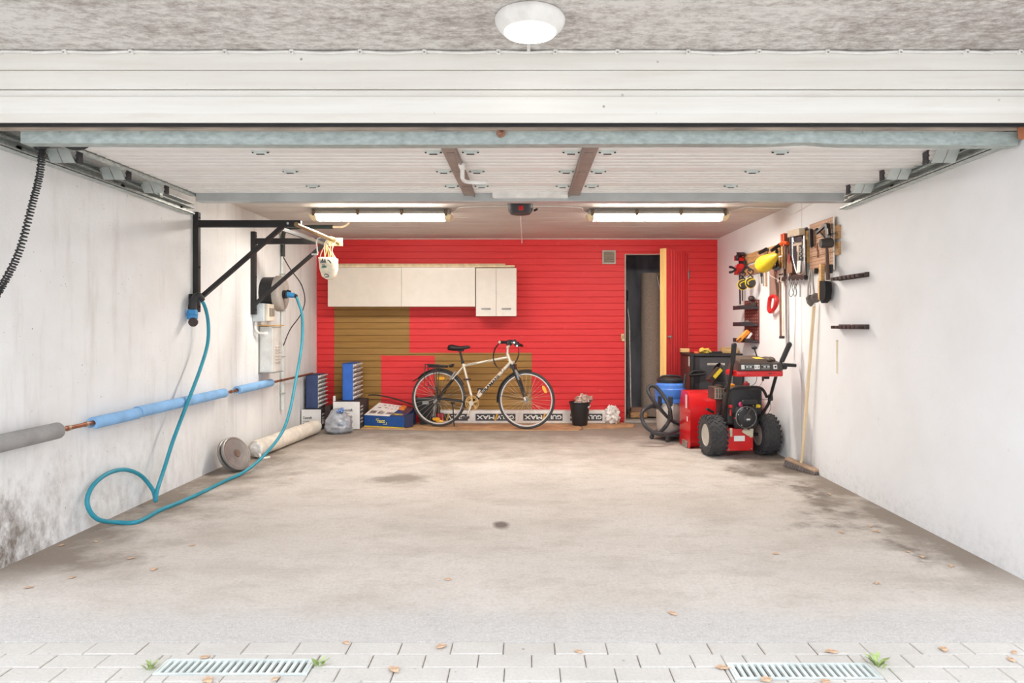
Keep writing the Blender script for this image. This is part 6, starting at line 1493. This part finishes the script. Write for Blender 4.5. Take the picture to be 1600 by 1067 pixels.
# second black hammer in front of the orange shears
t = thing('black_hammer', RW(1214,420,.05), 'black headed hammer above the yellow scoop, left of the orange shears', 'hammer')
c_ = RW(1212.5,389,.06); put('nail', B().cyl((XR,c_.y,c_.z-.03),(c_.x-.01,c_.y,c_.z-.02),.004,seg=6), steel, t); b = B().bar(c_+V((-.05,.0,-.02)),c_+V((.02,.0,.03)),.032,.03,(0,1,0),.006).ball(c_+V((.03,0,.035)),.02); put('head', b, black_steel, t)
b = B().tube([c_+V((.008,0,0)),c_+V((.012,0,-.22))], .014, 10); put('handle', b, black_plastic, t)
b = B().tube([RW(1207,411,.06),RW(1208.5,418,.075),RW(1213,420.5,.08),RW(1218,417,.06)], .016, 10, 4); tool('grey_handle', b, M('slate_grip', (96,98,106), .5), 'slate grey curved grip under the yellow scoop', 'grip')
# plastic rail holders
def wrail(z, tilt, lb):
    t = thing('tool_rail', (XR,5.08,z-.02), lb, 'tool rail', 'empty tool rails on the right wall'); b = B()
    b.box(XR-.012,XR,4.86,5.32,z-.018,z+.018,.003); b.box(XR-.062,XR-.012,4.88,5.32,z-.006,z+.006,.002)
    for k in range(7): b.box(XR-.072,XR-.058,4.88+k*.066,4.88+k*.066+.046,z-.016,z+.008,.003)
    for k in range(8): b.box(XR-.06,XR-.012,4.876+k*.0625,4.882+k*.0625,z-.016,z-.006)
    for v in (0,1): b.cyl((XR-.03,4.862,z-.008+.016*v),(XR-.03,4.85,z-.008+.016*v),.009,seg=10)
    put('rail', b, M('rail_brown_black', (64,50,46), .5), t, sharp=True)
    put('screw', B().cyl((XR-.014,5.1,z+.012),(XR-.02,5.1,z+.012),.006,seg=8), chrome, t)
wrail(1.612, 0, 'upper of the two empty dark tool rails on the right wall')
wrail(1.238, 0, 'lower of the two empty dark tool rails on the right wall')
tool('thin_stick', B().cyl((XR-.006,5.36,.87),(XR-.006,5.36,1.125),.0035,seg=8).ball((XR-.006,5.36,1.128),.007,seg=8,rings=6), M('pale_yellow_stick', (226,204,140), .6), 'thin pale yellow stick hanging on the right wall below the lower tool rail', 'stick')
# small three tier shelf
sh = thing('wall_shelf', (XR,7.4,1.06), 'small black three tier wall shelf with red brown back above the black cabinet', 'shelf')
pr_ = NT('pierced_red_panel'); X, Y, Z = pr_.sep(); fy_ = pr_.math('SUBTRACT', pr_.math('FRACT', pr_.math('DIVIDE', Y, .06)), .5); fz_ = pr_.math('SUBTRACT', pr_.math('FRACT', pr_.math('DIVIDE', Z, .035)), .5)
prm = pr_.bsdf(pr_.mix(pr_.math('MULTIPLY', pr_.math('LESS_THAN', pr_.math('ABSOLUTE', fy_), .13), pr_.math('LESS_THAN', pr_.math('ABSOLUTE', fz_), .25)), rgb((112,56,52)), rgb((196,170,156))), .5)
put('back_panel', B().box(XR-.010,XR,7.16,7.63,1.06,1.52,.002), prm, sh, sharp=True)
for z in (1.425,1.245,1.07):
    b = B(); o2 = [(-.01,7.16),(-.06,7.18),(-.135,7.36),(-.145,7.60),(-.13,7.63),(-.01,7.63)]
    b.prism(o2, (XR,0,z), (1,0,0), (0,1,0), (0,0,.016)); 
    for a, c in zip(o2[1:5], o2[2:5]): b.bar((XR+a[0],a[1],z+.016),(XR+c[0],c[1],z+.016),.006,.045)
    put('tray', b, M('tray_black', (48,48,52), .5), sh, sharp=True)
b = B(); c_ = W(1164,523,7.30); b.bar(c_+V((-.075,.02,-.075)),c_+V((.035,-.01,.045)),.05,.04,(0,1,0),.010); b.m = 1; b.bar(c_+V((.02,-.02,-.045)),c_+V((.062,-.03,.02)),.02,.02,(0,1,0)); b.m = 2; b.bar(c_+V((-.09,.0,-.078)),c_+V((-.03,.0,-.02)),.02,.02,(0,1,0))
tool('orange_cutter', b, [M('cutter_orange', (240,150,44), .4), white_plastic, M('cutter_dark', (120,70,40), .5)], 'orange cutting tool leaning on the lowest tray of the small wall shelf', 'cutter', angle=30)
b = B().tube([(XR-.06,7.5,1.275),(XR-.05,7.40,1.30),(XR-.06,7.3,1.27)], .009, 8, 4).tube([(XR-.10,7.46,1.27),(XR-.06,7.4,1.29),(XR-.03,7.32,1.275)], .008, 8, 4); tool('pliers', b, dull_steel, 'steel pliers on the middle tray of the small wall shelf', 'pliers')
b = B().lump((XR-.09,7.52,1.458),.05,.06,.016,.4,2); tool('cloth', b, M('grey_cloth', (206,196,186), .9), 'crumpled pale cloth on the top tray of the small wall shelf', 'cloth')
b = B().box(XR-.07,XR-.015,7.2,7.34,1.442,1.49,.004).cyl((XR-.05,7.27,1.49),(XR-.05,7.27,1.505),.012).ball((XR-.05,7.27,1.535),.035,.035,.030); tool('tape_dispenser', b, M('dark_brown_tool', (66,50,46), .5), 'small dark block with a round knob on the top tray of the wall shelf', 'tool')

# ------------------------------------------------------------------ broom
br = thing('broom', (2.345,5.85,0), 'push broom with pale wooden handle leaning on the right wall', 'broom')
h0, h1 = V((2.27,6.04,.125)), V((2.385,5.68,.075))
h0, h1 = W(1229.5,716,6.05), W(1277,736,5.70)
d = (h1-h0).normalized(); b = B().bar(h0, h1, .055, .028, (0,0,1), .008); put('head_block', b, M('broom_block', (186,156,130), .7, 0, .12, 12), br)
b = B(); x_ = d.cross(V((0,0,1))).normalized()
for i in range(34):
    for j in range(5):
        p = h0+(h1-h0)*((i+.5)/34)+x_*((j-2)*.011)+V((0,0,-.012)); sp_ = x_*((j-2)*.008)+d*((i-17)*.0006)+V((random.uniform(-.004,.004),random.uniform(-.004,.004),0))-x_*0
        q = p+sp_; q.z = .004
        b.cyl(p, q, .0045, .0036, 5)
put('bristles', b, bristle, br, sharp=True)
m_ = (h0+h1)*.5; tp = RW(1272,478,.035); 
b = B().tube([m_+V((-.005,0,.012)), W(1253.5,715,5.88)+V((0,0,.0)), tp], .0135, 12); put('handle', b, wood_pale, br)
put('hanging_cap', B().tube([tp, tp+(tp-m_).normalized()*.03], .012, 10), white_plastic, br)

# ------------------------------------------------------------------ drains, weeds, leaves
for (x0, x1, y0, y1), lb in zip(DR, ('drain grate in the paving below the left tube lamp, weeds at both ends','drain grate in the paving below the snow blower side, one weed at its right end')):
    dg_ = thing('drain_grate', ((x0+x1)/2,(y0+y1)/2,0), lb, 'drain', 'steel drain grates in the paving')
    b = B().box(x0,x1,y0,y0+.008,-.011,.001).box(x0,x1,y1-.008,y1,-.011,.001).box(x0,x0+.008,y0+.008,y1-.008,-.011,.001).box(x1-.008,x1,y0+.008,y1-.008,-.011,.001); put('frame', b, zinc_pale, dg_, sharp=True)
    b = B(); n = 21
    for k in range(n): xx = x0+.016+(x1-x0-.032)*k/(n-1); b.box(xx-.0065,xx+.0065,y0+.008,y1-.008,-.011,.0005)
    put('bars', b, zinc_pale, dg_, sharp=True)
    put('pit', B().box(x0+.004,x1-.004,y0+.004,y1-.004,-.0119,-.0112), M('painted_pit_shade', (96,94,88), .9), dg_, sharp=True)  # flat sheet coloured dark to stand in for the shade below the bars
def weed(x, y, s, lb, n=11):
    b = B()
    for k in range(n):
        a = k*2.4; l = s*random.uniform(.6,1.1); d = V((math.cos(a)*.75,math.sin(a)*.6,.55)); p = V((x+random.uniform(-.01,.01),y+random.uniform(-.015,.015),-.002)); sd = V((-math.sin(a),math.cos(a),0))*l*.13
        q = p+d*l*.55+V((0,0,l*.12)); e = p+d*l
        b.add([p-sd*.3,p+sd*.3,q+sd,e,q-sd,q+V((0,0,-.002))], [(0,1,2,5),(0,5,4),(5,2,3),(5,3,4)])
    single('weed', b, weed_mat, lb, 'weed', kind=None, recalc=False)
weed(-1.37,2.49,.055,'small green weed at the left end of the drain grate with two weeds')
weed(-.765,2.51,.05,'small green weed at the right end of the drain grate with two weeds')
weed(1.285,2.50,.07,'green weed beside the drain grate nearest the right wall')
LV = [(113,902),(45,918),(240,889),(300,852),(205,872),(150,846),(96,852),(1360,822),(1369,830),(1418,862),(1440,870),(1486,884),(1370,911),(1315,832),(1340,700.5),(1296,772),(615,1046),(540,1004),(1130,1043),(1580,1031),(1475,1014),(1585,1019),(1300,1018),(700,905),(1050,958),(455,748),(690,1010),(905,1018),(1212,865)]
LG = [(320,1027),(325,1062),(430,1061),(1198,1062),(1290,1065)]
for i, (px, py) in enumerate(LV+LG):
    c_ = G(px, py, .003); a = random.uniform(0,6.28); s = random.uniform(.016,.026)*(1.0 if py > 990 else .9); b = B()
    u_, v_ = V((math.cos(a),math.sin(a),random.uniform(-.05,.05))), V((-math.sin(a),math.cos(a),0)); up_ = V((0,0,1))
    o2 = [(-1.2,0,0),(-.6,.5,.12),(0,.72,.22),(.7,.4,.14),(1.15,0,.02),(.7,-.4,.12),(0,-.68,.2),(-.6,-.45,.1)]
    o2 = [(x*random.uniform(.85,1.15), y*random.uniform(.8,1.2), z*random.uniform(.3,1.3)) for x, y, z in o2]
    k = len(o2); rim_ = [c_+u_*(x*s)+v_*(y*s)+up_*(z*s+.001) for x, y, z in o2]; mid = c_+up_*(.0025)
    lower = [p-up_*.0012 for p in rim_]
    b.add(rim_+[mid]+lower+[mid-up_*.0012], [(j,(j+1)%k,k) for j in range(k)]+[((j+1)%k+k+1,j+k+1,2*k+1) for j in range(k)]+[(j,j+k+1,(j+1)%k+k+1,(j+1)%k) for j in range(k)])
    on = py > 1000
    single('dry_leaf', b, leaf_mat, 'small dry fallen leaf lying on the pale paving in front of the garage' if on else 'small dry fallen leaf lying on the concrete garage floor', 'leaf', 'fallen leaves on the paving' if on else 'fallen leaves on the garage floor')

# ------------------------------------------------------------------ light and camera
w = bpy.data.worlds.new('overcast_sky'); SC.world = w; w.use_nodes = True
nt = w.node_tree; nt.nodes.clear(); o_ = nt.nodes.new('ShaderNodeOutputWorld'); bg_ = nt.nodes.new('ShaderNodeBackground')
bg_.inputs[0].default_value = (.90,.965,1.06,1); bg_.inputs[1].default_value = 2.75; nt.links.new(bg_.outputs[0], o_.inputs[0])
cam = bpy.data.cameras.new('camera'); co = bpy.data.objects.new('camera', cam); COL.objects.link(co)
co.location = (0,0,CZ); co.rotation_euler = (math.radians(90),0,0)
cam.sensor_width = 36; cam.lens = 36*F/1600; cam.shift_x = -(CX-800)/1600; cam.shift_y = -(533.5-CY)/1600; cam.clip_start = .05; cam.clip_end = 200
SC.camera = co
vs_ = SC.view_settings; vs_.view_transform = 'Standard'; vs_.look = 'None'; vs_.gamma = 1.0; vs_.exposure = 0.0; vs_.use_curve_mapping = False
SC.cycles.use_denoising = True
